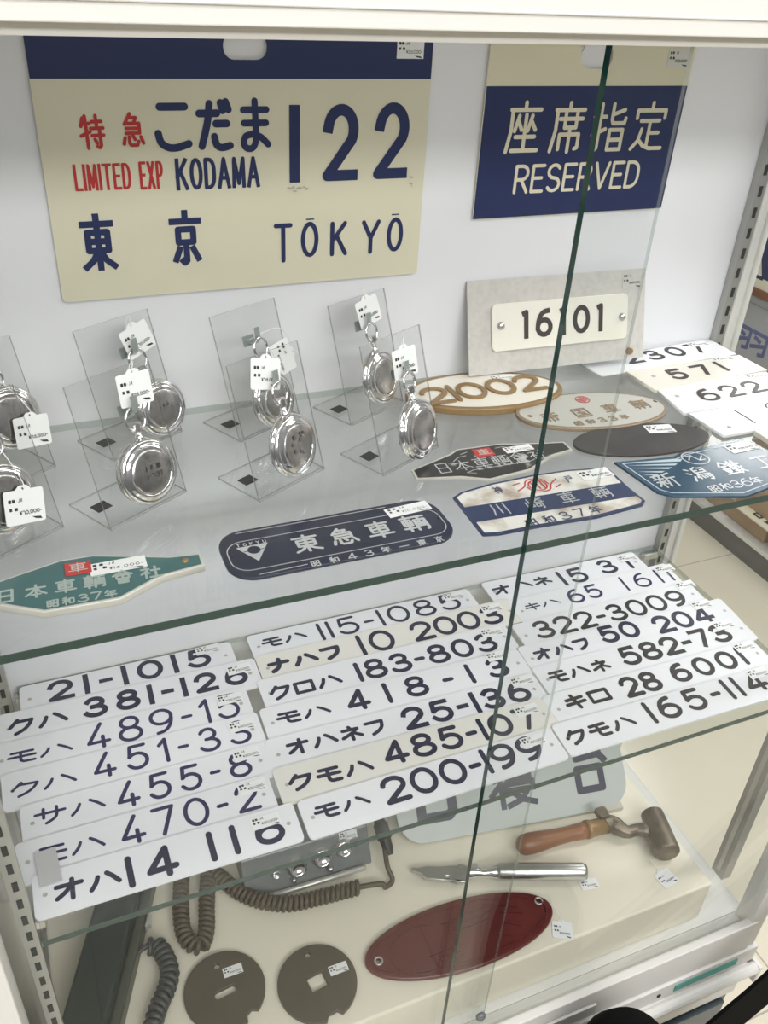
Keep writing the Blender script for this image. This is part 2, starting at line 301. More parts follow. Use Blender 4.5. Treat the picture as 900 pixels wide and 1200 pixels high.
KJ = {
 '特': '18,92 8,68|10,75 44,75|28,98 28,0|4,38 44,50|55,80 95,80|74,98 74,60|48,60 100,60|50,38 100,38|84,60 84,6 76,0 68,4|60,26 68,14',
 '急': '40,100 12,68|36,88 66,88 55,72|18,70 80,70 80,40 16,40|18,55 80,55|10,26 4,6|30,28 30,8 36,2 66,2 72,14|48,32 56,20|84,28 95,8',
 '東': '6,86 94,86|50,100 50,0|18,70 82,70 82,34 18,34 18,70|18,52 82,52|46,32 28,14 4,2|54,32 72,14 96,2',
 '京': '50,100 50,84|5,84 95,84|24,68 76,68 76,42 24,42 24,68|50,42 50,4 42,0 36,4|26,28 12,8|74,28 90,8',
 '座': '50,100 50,86|10,86 95,86|14,86 14,45 4,2|34,74 24,44|34,62 44,46|72,74 62,44|72,62 84,46|54,76 54,4|28,32 84,32|20,4 95,4',
 '席': '50,100 50,86|10,86 95,86|14,86 14,45 4,2|24,68 92,68|40,80 40,50 74,50|74,80 74,50|28,36 86,36 86,8 78,6|28,36 28,6|57,48 57,0',
 '指': '5,72 38,72|22,98 22,6 14,0 6,4|4,34 40,46|56,98 56,66 60,58 94,58 96,68|90,86 56,76|54,44 92,44 92,2 54,2 54,44|54,23 92,23',
 '定': '50,100 50,84|8,68 8,84 92,84 92,68|22,62 78,62|50,62 50,8|50,36 80,36|28,44 22,20 4,2|22,22 40,8 60,2 96,2',
 '日': '22,92 78,92 78,4 22,4 22,92|22,48 78,48', '本': '8,74 92,74|50,98 50,0|48,72 30,40 4,18|52,72 70,40 96,18|30,22 70,22',
 '車': '10,88 90,88|50,100 50,0|20,72 80,72 80,34 20,34 20,72|20,53 80,53|4,16 96,16',
 '輌': '4,88 42,88|23,100 23,0|8,72 39,72 39,36 8,36 8,72|8,54 39,54|2,18 45,18|50,88 98,88|74,88 74,26|54,0 54,68 96,68 96,4 90,0|64,50 64,26 86,26|86,50 86,26',
 '會': '50,100 28,78 4,62|50,100 72,78 96,62|34,72 66,72|20,60 80,60 80,36 20,36 20,60|50,60 50,36|28,28 72,28 72,0 28,0 28,28|28,14 72,14',
 '社': '22,98 30,88|6,76 42,76 26,54 4,36|26,54 26,0|32,52 42,40|54,62 96,62|75,92 75,6|46,6 100,6',
 '昭': '8,86 36,86 36,12 8,12 8,86|8,50 36,50|50,90 94,90 92,60 84,54|68,90 62,68 48,54|54,42 92,42 92,4 54,4 54,42',
 '和': '38,96 8,86|4,66 50,66|27,90 27,0|25,64 16,40 4,24|30,60 48,38|60,76 94,76 94,14 60,14 60,76',
 '年': '28,100 6,66|20,80 92,80|26,54 86,54|26,54 26,28|4,28 98,28|56,80 56,0',
 '帝': '50,100 50,88|8,86 92,86|32,80 38,66|68,80 62,66|6,48 6,62 94,62 94,48|24,6 24,42 76,42 76,10 70,8|50,58 50,0',
 '国': '8,94 92,94 92,2 8,2 8,94|24,76 76,76|30,50 70,50|22,22 78,22|50,76 50,22|60,42 70,30',
 '神': '22,98 30,88|6,76 42,76 26,54 4,36|26,54 26,0|32,52 42,40|54,80 96,80 96,32 54,32 54,80|54,56 96,56|75,100 75,0',
 '戸': '12,92 90,92|20,50 84,50 84,74 20,74 20,40 14,18 4,2', '川': '18,94 18,50 6,4|50,90 50,14|84,96 84,0',
 '崎': '5,66 5,22 40,22 40,66|22,90 22,22|50,84 98,84|74,98 72,78 54,62|76,76 94,64|46,54 100,54|86,54 86,4 78,0|54,40 74,40 74,18 54,18 54,40',
 '新': '26,98 26,88|6,86 46,86|14,80 18,66|38,80 34,66|4,62 48,62|6,42 46,42|26,62 26,0|24,40 4,14|28,40 44,24|92,94 60,86 60,50 50,4|60,60 100,60|82,60 82,0',
 '潟': '8,94 20,84|2,64 14,54|4,4 20,34|60,98 40,88 40,58 90,58 90,88 70,90|40,74 56,74|74,74 90,74|46,54 30,24|40,42 96,42 94,14 86,0 78,4|40,28 38,14|54,30 56,16|68,30 70,18|82,32 84,20',
 '鐵': '22,100 2,70|22,100 42,76|12,66 34,66|6,46 40,46|22,66 22,8|10,36 14,22|34,36 30,22|2,8 42,8|46,84 80,84|62,98 62,70|46,70 100,70|50,60 72,60 72,46 50,46 50,60|48,36 74,36|52,22 72,22|48,8 76,8|62,36 62,8|82,98 84,50 92,14 100,6|98,48 72,2',
 '工': '14,86 86,86|50,86 50,8|4,8 96,8',
 '寝': '50,100 50,88|6,74 6,88 94,88 94,74|26,76 26,0|8,66 14,48|4,22 26,40|42,72 90,72 90,46 42,46|42,59 90,59|36,26 36,38 96,38 96,26|44,26 86,26 68,8 40,0|50,22 70,8 96,0',
 '台': '50,100 24,62 80,66|66,80 90,54|22,42 78,42 78,2 22,2 22,42', '羽': '4,88 44,88 44,4 32,0|12,66 26,56|4,22 36,42|54,88 96,88 96,4 84,0|62,66 76,56|56,22 88,42',
 '自': '52,100 44,86|22,84 78,84 78,2 22,2 22,84|22,57 78,57|22,30 78,30', '動': '44,96 10,88|4,78 56,78|10,66 50,66 50,38 10,38 10,66|10,52 50,52|30,88 30,8|6,22 54,22|2,6 58,10|60,72 96,72 92,8 82,2|76,98 74,50 60,4',
 '三': '12,88 88,88|20,50 80,50|4,8 96,8', '十': '4,54 96,54|50,98 50,0', '六': '50,100 50,76|4,66 96,66|36,46 6,2|62,46 94,2',
}
KJ['輛'] = KJ['輌']
for k, v in KJ.items(): G[k] = (100, ps(v))

def stroke_mesh(mb, strokes, sw, z, t, flat, nd):
    """ribbons with round (or square) ends; t > 0 makes them raised"""
    r = sw / 2; cnt = [0]; z0 = z
    def prism(poly):
        n = len(poly); z = z0 + 1.5e-6 * cnt[0]; cnt[0] += 1
        if t <= 0: mb.add([(x, y, z) for x, y in poly], [tuple(range(n))])
        else: mb.add([(x, y, z) for x, y in poly] + [(x, y, z + t) for x, y in poly], [tuple(range(n, 2 * n))] + [(i, (i + 1) % n, n + (i + 1) % n, n + i) for i in range(n)])
    for s in strokes:
        n = len(s); closed = n > 2 and abs(s[0][0] - s[-1][0]) + abs(s[0][1] - s[-1][1]) < 1e-7
        for i in range(n - 1):
            a, b = Vector(s[i]), Vector(s[i + 1]); d = b - a
            if d.length < 1e-7: continue
            d.normalize(); w = Vector((-d.y, d.x)) * r
            if flat and not closed:
                if i == 0: a = a - d * r
                if i == n - 2: b = b + d * r
            prism([tuple(a - w), tuple(b - w), tuple(b + w), tuple(a + w)])
        for i in range(n):
            if flat and not closed and i in (0, n - 1): continue
            if closed and i == n - 1: continue
            prism([(s[i][0] + r * math.cos(2 * PI * k / nd), s[i][1] + r * math.sin(2 * PI * k / nd)) for k in range(nd)])
def letter(mb, spec, z, t=0.0, fx=1.0):
    """spec = text, u, v, angle, width, height, stroke width, style(2 = square ends)"""
    txt, u, v, ang, W, H, sw, st = spec[:8]
    asp = (st - int(st)) or 1.0; flat = int(st) == 2
    sw = min(sw, H * (0.20 if any(c in 'モネキサ' for c in txt) else 0.42)); h = (H - sw) / 100.0; n = len(txt); ws = [G[c][0] * h * asp for c in txt]; ink = sum(ws) + n * sw; sx = 1.0; gap = 0
    if n == 1: sx = max(W - sw, 0.0) / max(ws[0], 1e-9) if ws[0] > 1e-9 else 1.0
    elif all(c in KATA for c in txt): gap = H * 0.16; sx = (W - n * sw - gap * (n - 1)) / sum(ws)
    else:
        gap = (W - ink) / (n - 1); gmin = sw * 0.35
        if gap < gmin: sx = max((W - n * sw - gmin * (n - 1)) / max(sum(ws), 1e-9), 0.1); gap = gmin
    sx *= asp
    ca, sa = math.cos(math.radians(ang)), math.sin(math.radians(ang)); x = 0.0; small = H < 0.02; nd = 6 if H < 0.012 else (8 if small else 14)
    for c, w in zip(txt, ws):
        out = []
        for s in G[c][1]:
            q = s[::2] + ([s[-1]] if len(s) % 2 == 0 else []) if (small and len(s) > 9) else s
            q = [(x + sw / 2 + px * h * sx, sw / 2 + py * h) for px, py in q]
            out.append([(u + a * ca - b * sa, v + a * sa + b * ca) for a, b in q])
        stroke_mesh(mb, out, sw, z, t, flat, nd); x += w / asp * sx + sw + gap
def lettering(specs, z, material, parent, t=0.0, name='lettering', label=None):
    for s in specs:
        mb = MB(); letter(mb, s, z, t); o = mb.build(name, material, parent)
        if label: o['label'] = label
    return o

# ------------------------------------------------------------------ price stickers and tags
_print = {}
def print_mesh(price, w, h):
    key = (price, round(w, 4), round(h, 4))
    if key not in _print:
        mb = MB(); lh = min(h * 0.21, w * 0.098); q = 0.20 if h < .016 else 0.26
        letter(mb, ['国鐵', w * 0.06, h * 0.70, 0, w * 0.19, lh, lh * 0.20, 0], 0); letter(mb, ['・JR', w * 0.28, h * 0.70, 0, w * 0.17, lh, lh * 0.14, 0], 0)
        letter(mb, ['車輌', w * 0.06, h * 0.42, 0, w * 0.24, lh, lh * 0.22, 0], 0)
        letter(mb, ['¥' + price + '-', w * 0.34, h * 0.26, 0, w * 0.60, lh * 1.1, lh * q * 0.8, 0], 0)
        mb.add([(w * 0.66, h * 0.16, 0), (w * 0.90, h * 0.12, 0), (w * 0.94, h * 0.03, 0), (w * 0.76, h * 0.07, 0)], [(0, 1, 2, 3)])
        me = bpy.data.meshes.new('print'); me.from_pydata(mb.v, [], mb.f); me.materials.append(MATS['print']); _print[key] = me
    return _print[key]
_stk = {}
def sticker(parent, x, y, z, w=0.025, h=0.0105, price='30,000', ang=0, material='sticker'):
    key = (round(w, 4), round(h, 4), material)
    if key not in _stk:
        mb = MB(); mb.box((0, 0, 0), (w, h, 0.0002)); me = bpy.data.meshes.new('price_sticker'); me.from_pydata(mb.v, [], mb.f); me.materials.append(MATS[material]); _stk[key] = me
    a = math.radians(ang); o = bpy.data.objects.new('price_sticker', _stk[key]); COL.objects.link(o); o.parent = parent
    o.matrix_basis = Matrix.Translation((x - (w * math.cos(a) - h * math.sin(a)) / 2, y - (w * math.sin(a) + h * math.cos(a)) / 2, z)) @ Matrix.Rotation(a, 4, 'Z')
    p = bpy.data.objects.new('print', print_mesh(price, w, h)); COL.objects.link(p); p.parent = o; p.location = (0, 0, 0.00028)
    return o
def hang_tag(mw, label, price, w=0.030, h=0.026, string=None, group=None):
    """card tag with a peaked top and a punched hole; local origin at its centre"""
    r = 0.002; p = rrect(-w / 2, -h / 2, w / 2, h / 2, r, 3)
    pts = [q for q in p]
    i = 4  # after the first (top right) corner: insert the peak
    pts = p[:4] + [(w * 0.20, h / 2), (w * 0.10, h / 2 + h * 0.12), (-w * 0.10, h / 2 + h * 0.12), (-w * 0.20, h / 2)] + p[4:]
    me = plate2d([pts, ellipse(0, h / 2 + h * 0.03, 0.0010, 0.0011, 8)], 0.0004)
    o = link('price_tag', me, 'sticker', None, mw=mw); tag(o, label, 'price tag', group)
    pr = bpy.data.objects.new('print', print_mesh(price, w * 0.92, h * 0.86)); COL.objects.link(pr); pr.parent = o; pr.location = (-w * 0.46, -h * 0.46, 0.0006)
    if string:
        mb = MB(); mb.tube(smooth([(0, h / 2 + h * 0.03, 0.0008)] + string, 4), 0.0004, 5); mb.build('string', 'string_white', o, smooth=True)
    return o

# ------------------------------------------------------------------ measured layout (metres)
DATA = {
 'plates': {
  'A1': {'o': [0.0026, 0.3174], 'a': -0.4, 'w': 0.2405, 't': [['21-1015', 0.029, -0.0352, 0.56, 0.184, 0.0325, 0.006, 2]], 's': [0.2123, -0.0049]},
  'A2': {'o': [-0.0214, 0.278], 'a': -0.49, 'w': 0.2834, 't': [['クハ', 0.0097, -0.0342, 0.38, 0.0611, 0.0235, 0.0044, 0], ['381-126', 0.0866, -0.034, -0.66, 0.1831, 0.0298, 0.006, 2]], 's': [0.2629, -0.0115]},
  'A3': {'o': [-0.03, 0.2353], 'a': -0.67, 'w': 0.2699, 't': [['モハ', 0.0145, -0.0313, -2.03, 0.0647, 0.0176, 0.0031, 0], ['y89-i5', 0.0932, -0.0373, -0.98, 0.1636, 0.0355, 0.0041, 0.8]], 's': [0.2493, -0.0115]},
  'A4': {'o': [-0.0221, 0.1923], 'a': -0.29, 'w': 0.2635, 't': [['クハ', 0.008, -0.0329, -1.29, 0.0624, 0.0194, 0.0031, 0], ['y5i-33', 0.0867, -0.0356, -1.0, 0.1638, 0.0327, 0.0041, 0.8]], 's': [0.2437, -0.0131]},
  'A5': {'o': [-0.0072, 0.146], 'a': 0.11, 'w': 0.2447, 't': [['サハ', 0.0111, -0.0281, -2.2, 0.0666, 0.0206, 0.0031, 0], ['y55-8', 0.0885, -0.0348, -1.0, 0.1357, 0.0319, 0.0041, 0.8]], 's': [0.2234, -0.0097]},
  'A6': {'o': [-0.0144, 0.1036], 'a': -0.05, 'w': 0.2432, 't': [['モハ', 0.0172, -0.0304, -2.2, 0.0615, 0.0204, 0.0031, 0], ['y70-2', 0.0931, -0.0363, -0.42, 0.1349, 0.0329, 0.0041, 0.8]], 's': [0.2244, -0.0093]},
  'A7': {'o': [-0.0023, 0.064], 'a': -0.66, 'w': 0.2443, 't': [['オハ', 0.017, -0.0346, -1.53, 0.0583, 0.0228, 0.0044, 0], ['14', 0.0805, -0.0408, 1.0, 0.0468, 0.033, 0.006, 0], ['116', 0.1558, -0.0391, 0.26, 0.0733, 0.0327, 0.006, 0]], 's': [0.2139, -0.0118]},
  'B1': {'o': [0.2639, 0.3177], 'a': -0.4, 'w': 0.3036, 't': [['モハ', 0.0146, -0.0286, 0.14, 0.0573, 0.0183, 0.0044, 0], ['115-1085', 0.0878, -0.0372, 0.75, 0.1947, 0.0327, 0.0044, 0]], 's': [0.2787, -0.0091]},
  'B2': {'o': [0.2633, 0.2767], 'a': -0.02, 'w': 0.3453, 't': [['ナハフ', 0.0104, -0.0328, -0.16, 0.0912, 0.023, 0.0056, 0], ['10', 0.1256, -0.0391, 0.14, 0.0461, 0.0355, 0.0056, 0], ['2003', 0.1954, -0.0373, -1.0, 0.1265, 0.0333, 0.0056, 0]], 's': [0.3148, -0.0101]},
  'B3': {'o': [0.2544, 0.2373], 'a': -0.54, 'w': 0.3231, 't': [['クロハ', 0.009, -0.036, -0.69, 0.0864, 0.0225, 0.0044, 0], ['183-803', 0.1147, -0.0392, -0.54, 0.1839, 0.0312, 0.0056, 0]], 's': [0.3012, -0.01]},
  'B4': {'o': [0.2448, 0.1925], 'a': -1.17, 'w': 0.3252, 't': [['モハ', 0.0144, -0.0288, -1.97, 0.0621, 0.0186, 0.0044, 0], ['418-13', 0.0958, -0.0348, -0.68, 0.2045, 0.0312, 0.0056, 0]], 's': [0.2961, -0.0034]},
  'B5': {'o': [0.2378, 0.1476], 'a': -1.2, 'w': 0.3283, 't': [['オハネフ', 0.02, -0.029, -0.59, 0.1116, 0.0213, 0.0044, 0], ['25-136', 0.1526, -0.0348, -0.71, 0.1588, 0.0312, 0.006, 2]], 's': [0.3104, -0.0058]},
  'B6': {'o': [0.2344, 0.1072], 'a': -0.74, 'w': 0.3212, 't': [['クモハ', 0.011, -0.0337, -2.2, 0.091, 0.0215, 0.0044, 0], ['485-107', 0.1161, -0.0348, -1.0, 0.1848, 0.0312, 0.0056, 0]], 's': [0.2952, -0.011]},
  'B7': {'o': [0.246, 0.0597], 'a': 0.08, 'w': 0.2937, 't': [['モハ', 0.0119, -0.0281, -1.21, 0.0589, 0.0179, 0.0056, 0], ['200-199', 0.0852, -0.0347, -0.09, 0.187, 0.0325, 0.0056, 0]], 's': [0.2669, -0.0101]},
  'C1': {'o': [0.5903, 0.3196], 'a': -1.1, 'w': 0.2464, 't': [['オハネ', 0.0083, -0.0317, 0.43, 0.0897, 0.0202, 0.0044, 0], ['15', 0.1109, -0.041, 1.0, 0.0415, 0.0322, 0.0056, 0], ['31', 0.1763, -0.0355, 0.46, 0.0515, 0.0312, 0.0056, 0]], 's': [0.2304, -0.0104]},
  'C2': {'o': [0.604, 0.2706], 'a': 0.73, 'w': 0.2575, 't': [['キハ', 0.0158, -0.0261, -2.18, 0.0527, 0.0148, 0.0024, 0], ['65', 0.0825, -0.0331, 0.64, 0.0523, 0.0268, 0.004, 0], ['1611', 0.1717, -0.0338, -2.2, 0.0785, 0.0286, 0.0036, 0]], 's': [0.2496, -0.01]},
  'C3': {'o': [0.5844, 0.2266], 'a': 0.0, 'w': 0.2815, 't': [['322-3009', 0.0232, -0.0348, -1.0, 0.2333, 0.0312, 0.0052, 0]], 's': [0.2731, -0.0032]},
  'C4': {'o': [0.5707, 0.1872], 'a': -0.8, 'w': 0.3133, 't': [['オハフ', 0.0147, -0.0291, -0.11, 0.0781, 0.02, 0.0044, 0], ['50', 0.1119, -0.0289, -1.0, 0.0578, 0.0299, 0.006, 2], ['204', 0.1917, -0.0348, -0.8, 0.0904, 0.0312, 0.006, 2]], 's': [0.2799, -0.0025]},
  'C5': {'o': [0.5691, 0.1493], 'a': -0.53, 'w': 0.311, 't': [['モハネ', 0.0119, -0.0315, -0.87, 0.0843, 0.0202, 0.0044, 0], ['582-73', 0.115, -0.0348, -1.0, 0.1652, 0.0312, 0.006, 2]], 's': [0.2819, -0.0095]},
  'C6': {'o': [0.5556, 0.1031], 'a': -0.29, 'w': 0.3103, 't': [['キロ', 0.0205, -0.0299, -0.99, 0.0598, 0.0233, 0.0056, 0], ['28', 0.0982, -0.0348, -0.85, 0.0531, 0.0312, 0.006, 0], ['6001', 0.1696, -0.0339, -1.0, 0.11, 0.0302, 0.006, 0]], 's': [0.2915, -0.0072]},
  'C7': {'o': [0.5428, 0.0617], 'a': -1.15, 'w': 0.3221, 't': [['クモハ', 0.007, -0.0337, 0.72, 0.0899, 0.0213, 0.0044, 0], ['165-114', 0.117, -0.0352, 1.0, 0.171, 0.032, 0.0056, 0]], 's': [0.2865, -0.0057]},
 },
 'wall': {
  'kodama_corners': [[0.1128, 0.6558], [0.4601, 0.657], [0.4629, 0.4392], [0.1107, 0.4412]],
  'kodama_band': [[0.1106, 0.624], [0.4628, 0.6217]],
  'kodama_slot': [[0.2676, 0.6478], [0.3052, 0.6473], [0.2866, 0.6575], [0.2859, 0.6375]],
  'kodama_stk': [[0.4252, 0.6555], [0.4517, 0.6552], [0.4526, 0.6393], [0.4258, 0.6398]],
  'kodama_text': [['特', 0.1437, 0.5688, 3.06, 0.0216, 0.0281, 0.0028, 0, 'r'], ['急', 0.1775, 0.57, 2.47, 0.0204, 0.0279, 0.0028, 0, 'r'], ['こ', 0.2054, 0.5652, 1.04, 0.0318, 0.0424, 0.0062, 0], ['だ', 0.2411, 0.5643, -0.23, 0.0324, 0.0438, 0.0062, 0], ['ま', 0.2789, 0.564, -0.03, 0.0287, 0.0443, 0.0056, 0], ['1', 0.3247, 0.5359, -0.14, 0.0108, 0.0662, 0.0098, 2], ['2', 0.3565, 0.5359, -0.24, 0.0352, 0.0667, 0.0098, 2], ['2', 0.4075, 0.5359, -0.81, 0.0354, 0.0676, 0.0098, 2], ['LIMITED', 0.1352, 0.5361, -0.62, 0.047, 0.0218, 0.0024, 2, 'r'], ['EXP', 0.1894, 0.5353, 0.74, 0.0204, 0.0233, 0.0024, 2, 'r'], ['KODAMA', 0.2205, 0.5333, -0.64, 0.076, 0.0269, 0.0034, 2], ['東', 0.1325, 0.4669, -1.5, 0.0319, 0.0501, 0.0056, 2], ['京', 0.2098, 0.4658, -1.27, 0.0318, 0.0505, 0.0056, 2], ['T', 0.3087, 0.4619, -1.51, 0.0185, 0.0374, 0.0042, 0], ['O', 0.3355, 0.4655, -2.62, 0.018, 0.034, 0.0042, 0], ['K', 0.3654, 0.4647, -1.22, 0.018, 0.0336, 0.0042, 0], ['Y', 0.398, 0.4642, -1.4, 0.0199, 0.0336, 0.0042, 0], ['O', 0.4253, 0.4649, -2.4, 0.0175, 0.0339, 0.0042, 0], ['-', 0.3406, 0.5004, -0.24, 0.0082, 0.0028, 0.0042, 2], ['-', 0.4292, 0.5004, -0.01, 0.0081, 0.0027, 0.0042, 2]],
  'res_corners': [[0.5188, 0.6573], [0.76, 0.6586], [0.7571, 0.4902], [0.5221, 0.4932]],
  'res_band': [[0.5205, 0.6184], [0.7555, 0.6151]],
  'res_slot': [[0.6218, 0.6433], [0.6591, 0.6421], [0.6375, 0.6535], [0.6421, 0.6321]],
  'res_hole': [[0.6214, 0.65]],
  'res_stk': [[0.7255, 0.6512], [0.7526, 0.6507], [0.7543, 0.6338], [0.7259, 0.6345]],
  'res_text': [['座', 0.5455, 0.5539, 0.08, 0.0432, 0.0502, 0.004, 0], ['席', 0.5969, 0.5533, 0.68, 0.0433, 0.0501, 0.004, 0], ['指', 0.6455, 0.5532, 0.62, 0.046, 0.0495, 0.004, 0], ['定', 0.6968, 0.5532, 0.14, 0.046, 0.0495, 0.004, 0], ['RESERVED', 0.5635, 0.5154, -0.1, 0.1553, 0.0289, 0.0034, 0]],
 },
 'n16101': {
  'o': [0.5207, 0.2937, 0.3288],
  'yaw': -1.9,
  'lean': 17.0,
  'w': 0.2278,
  'h': 0.10200000000000004,
  'plate': [[0.0268, 0.0767], [0.2037, 0.0748], [0.2014, 0.0224], [0.0279, 0.0259]],
  't': [['16101', 0.0642, 0.0354, -0.49, 0.1047, 0.0317, 0.0055, 2]],
  'riv': [[0.0382, 0.0522], [0.1947, 0.0494]],
  'stk': [[0.2094, 0.0897]],
  'screw': [[0.2072, 0.006]],
 },
 'shelf': {
  'n21002': {'o': [0.5245, 0.261], 'a': -7.3, 'rx': 0.0891, 'ry': [0.0468, -0.0449], 't': [['21002', -0.0719, -0.0292, 8.34, 0.1445, 0.0384, 0.0055, 0]]},
  'teikoku': {'o': [0.6165, 0.191], 'a': -7.88, 'rx': 0.0858, 'ry': [0.0424, -0.0402], 't': [['帝国車輛', -0.0614, -0.0211, 6.81, 0.1306, 0.0206, 0.0022, 0], ['昭和33年', -0.0361, -0.0364, 11.95, 0.0801, 0.0139, 0.0014, 0]], 'emb': [[-0.0007, 0.0235]], 'holes': [[-0.0734, -0.0068], [0.0789, 0.0137]]},
  'black_oval': {'o': [0.6296, 0.1175], 'a': -6.21, 'rx': 0.0753, 'ry': [0.0362, -0.0264], 'stk': [[0.0291, 0.02]]},
  'nihon_black': {'o': [0.4682, 0.1311], 'a': -2.32, 'p': [[-0.0861, 0.0024], [-0.0878, -0.0144], [-0.0469, -0.0217], [-0.0222, -0.0331], [0.0225, -0.0269], [0.0556, -0.0084], [0.0813, -0.0031], [0.0815, 0.0138], [0.0568, 0.0176], [0.0153, 0.0267], [-0.0294, 0.0271], [-0.0406, 0.0198]], 't': [['日本車輌會社', -0.0638, -0.0116, 0.36, 0.1097, 0.0168, 0.0014, 0], ['昭和三十六年', -0.0318, -0.0187, 2.56, 0.062, 0.0067, 0.0008, 0]], 'emb': [[-0.0155, 0.0217], [0.0029, 0.0221], [0.0018, 0.0068], [-0.0163, 0.0066]], 'stk': [[0.0235, 0.0079]]},
  'kawasaki': {'o': [0.4758, 0.0543], 'a': -2.58, 'p': [[-0.0786, 0.0246], [-0.0685, 0.0307], [-0.036, 0.037], [0.0079, 0.0408], [0.0456, 0.0404], [0.0833, 0.0353], [0.0854, 0.0282], [0.0848, -0.0017], [0.0867, -0.0262], [0.0803, -0.0318], [0.0302, -0.0378], [-0.0219, -0.0369], [-0.0643, -0.0382], [-0.078, -0.0357], [-0.0784, -0.0265], [-0.0784, -0.0023]], 't': [['神', -0.0391, 0.0183, 3.84, 0.0088, 0.0104, 0.0015, 0, 'n'], ['戸', 0.0341, 0.0189, 3.73, 0.0093, 0.0098, 0.0015, 0, 'n'], ['川崎車輌', -0.0564, -0.0139, 0.55, 0.1206, 0.019, 0.0014, 0, 'w'], ['昭和37年', -0.0358, -0.037, 2.98, 0.0767, 0.0128, 0.002, 0, 'n']], 'emb': [[0.0042, 0.0223]], 'stk': [[0.0668, 0.0251]], 'bands': [[-0.0761, 0.0047], [0.0989, 0.0086], [-0.0746, -0.0183], [0.0895, -0.0166]]},
  'niigata': {'o': [0.6629, 0.0518], 'a': -17.75, 'p': [[-0.0959, 0.0109], [-0.0345, 0.0213], [-0.0209, 0.0298], [0.0533, 0.0587], [0.07, 0.0359], [0.0819, 0.0056], [0.07, -0.0185], [0.0094, -0.0503], [-0.0608, -0.0503], [-0.0726, -0.043]], 't': [['新潟鐵工', -0.0667, -0.0401, 18.67, 0.1268, 0.0152, 0.0018, 0], ['昭和36年', -0.0253, -0.0459, 18.26, 0.0575, 0.0095, 0.001, 0]], 'emb': [[-0.0124, 0.0181]], 'stk': [[0.0436, 0.0408]]},
  'tokyu': {'o': [0.2819, 0.0561], 'a': -0.26, 'p': [[-0.087, -0.0321], [0.0821, -0.0321], [0.096, -0.0178], [0.0863, 0.0318], [-0.0814, 0.0323], [-0.0956, 0.0134]], 't': [['東急車輌', -0.0403, -0.0131, -0.16, 0.1188, 0.022, 0.002, 0], ['昭和43年—東京', -0.0339, -0.0339, -0.99, 0.1142, 0.0101, 0.0012, 0]], 'tri': [[-0.0828, 0.0128], [-0.057, 0.0131], [-0.0701, -0.0139]], 'stk': [[0.0695, 0.0193]]},
  'teal': {'o': [0.0814, 0.0733], 'a': -2.19, 'p': [[0.0196, 0.0134], [0.0462, 0.0023], [0.0671, -0.0032], [0.0876, -0.0051], [0.0881, -0.0236], [0.0562, -0.0296], [0.0261, -0.0476], [-0.0191, -0.0489], [-0.0219, 0.0119]], 't': [['日本車輌會社', -0.0557, -0.0292, 0.56, 0.1177, 0.014, 0.0028, 0], ['昭和37年', -0.022, -0.0432, 1.65, 0.0487, 0.0085, 0.002, 0]], 'emb': [[-0.0088, 0.0048], [0.0097, 0.0061], [0.0086, -0.0058], [-0.0096, -0.0081]], 'stk': [[0.0242, -0.006]]},
  'u2307': {'o': [0.6807, 0.2661], 'a': 2.33, 'p': [[-0.009, 0.0395], [0.2064, 0.0546], [0.2038, 0.0], [0.0, 0.0]], 't': [['2307', 0.0526, 0.0155, 0.55, 0.1251, 0.0278, 0.0052, 2]]},
  'u571': {'o': [0.7138, 0.2121], 'a': 2.71, 'p': [[0.0, 0.0517], [0.1692, 0.0464], [0.1689, -0.0], [0.0, 0.0]], 't': [['571', 0.041, 0.012, 0.29, 0.0832, 0.0273, 0.0056, 2]]},
  'u622': {'o': [0.7091, 0.1558], 'a': 0.4, 'p': [[0.0088, 0.0595], [0.17, 0.0604], [0.1663, -0.0], [0.0, 0.0]], 't': [['622', 0.0433, 0.0146, 1.61, 0.0927, 0.0289, 0.005, 2]]},
  'u12': {'o': [0.7171, 0.1016], 'a': 0.05, 'p': [[-0.0051, 0.0659], [0.1693, 0.0658], [0.1658, 0.0], [0.0, 0.0]], 't': [['12', 0.0506, 0.01, 2.07, 0.0637, 0.0409, 0.0026, 0.8]]},
 },
 'stands': {
  '2f': {'o': [0.1122, 0.1241], 'yaw': 30, 'w': [0.0428, 0.0353], 'h': [0.0469, 0.0877], 't': [0.055, 0.1015], 'r': 0.0254},
  '2b': {'o': [0.131, 0.2338], 'yaw': 30, 'w': [0.0575, 0.0326], 'h': [0.0468, 0.0902], 't': [0.0555, 0.0979], 'r': 0.0246},
  '3f': {'o': [0.2366, 0.1286], 'yaw': 27, 'w': [0.0388, 0.0393], 'h': [0.0367, 0.0952], 't': [0.0315, 0.1045], 'r': 0.0254},
  '3b': {'o': [0.2479, 0.2363], 'yaw': 27, 'w': [0.0406, 0.0309], 'h': [0.0391, 0.0902], 't': [0.0702, 0.0638], 'r': 0.0247},
  '4f': {'o': [0.3549, 0.1363], 'yaw': 26, 'w': [0.0412, 0.0327], 'h': [0.0396, 0.0862], 't': [0.0447, 0.0943], 'r': 0.0259},
  '4b': {'o': [0.3613, 0.2366], 'yaw': 26, 'w': [0.0393, 0.0399], 'h': [0.0378, 0.0938], 't': [0.0448, 0.1047], 'r': 0.0248},
  '1f': {'o': [0.0091, 0.0998], 'yaw': 31, 'w': [0.0364, 0.0456], 'h': [0.0447, 0.0942], 't': [0.046, 0.036], 'r': 0.0254},
  '1b': {'o': [0.0123, 0.1998], 'yaw': 31, 'w': [0.0504, 0.0573], 'h': [0.0469, 0.099], 't': [0.0602, 0.0421], 'r': 0.025},
 },
 'base': {
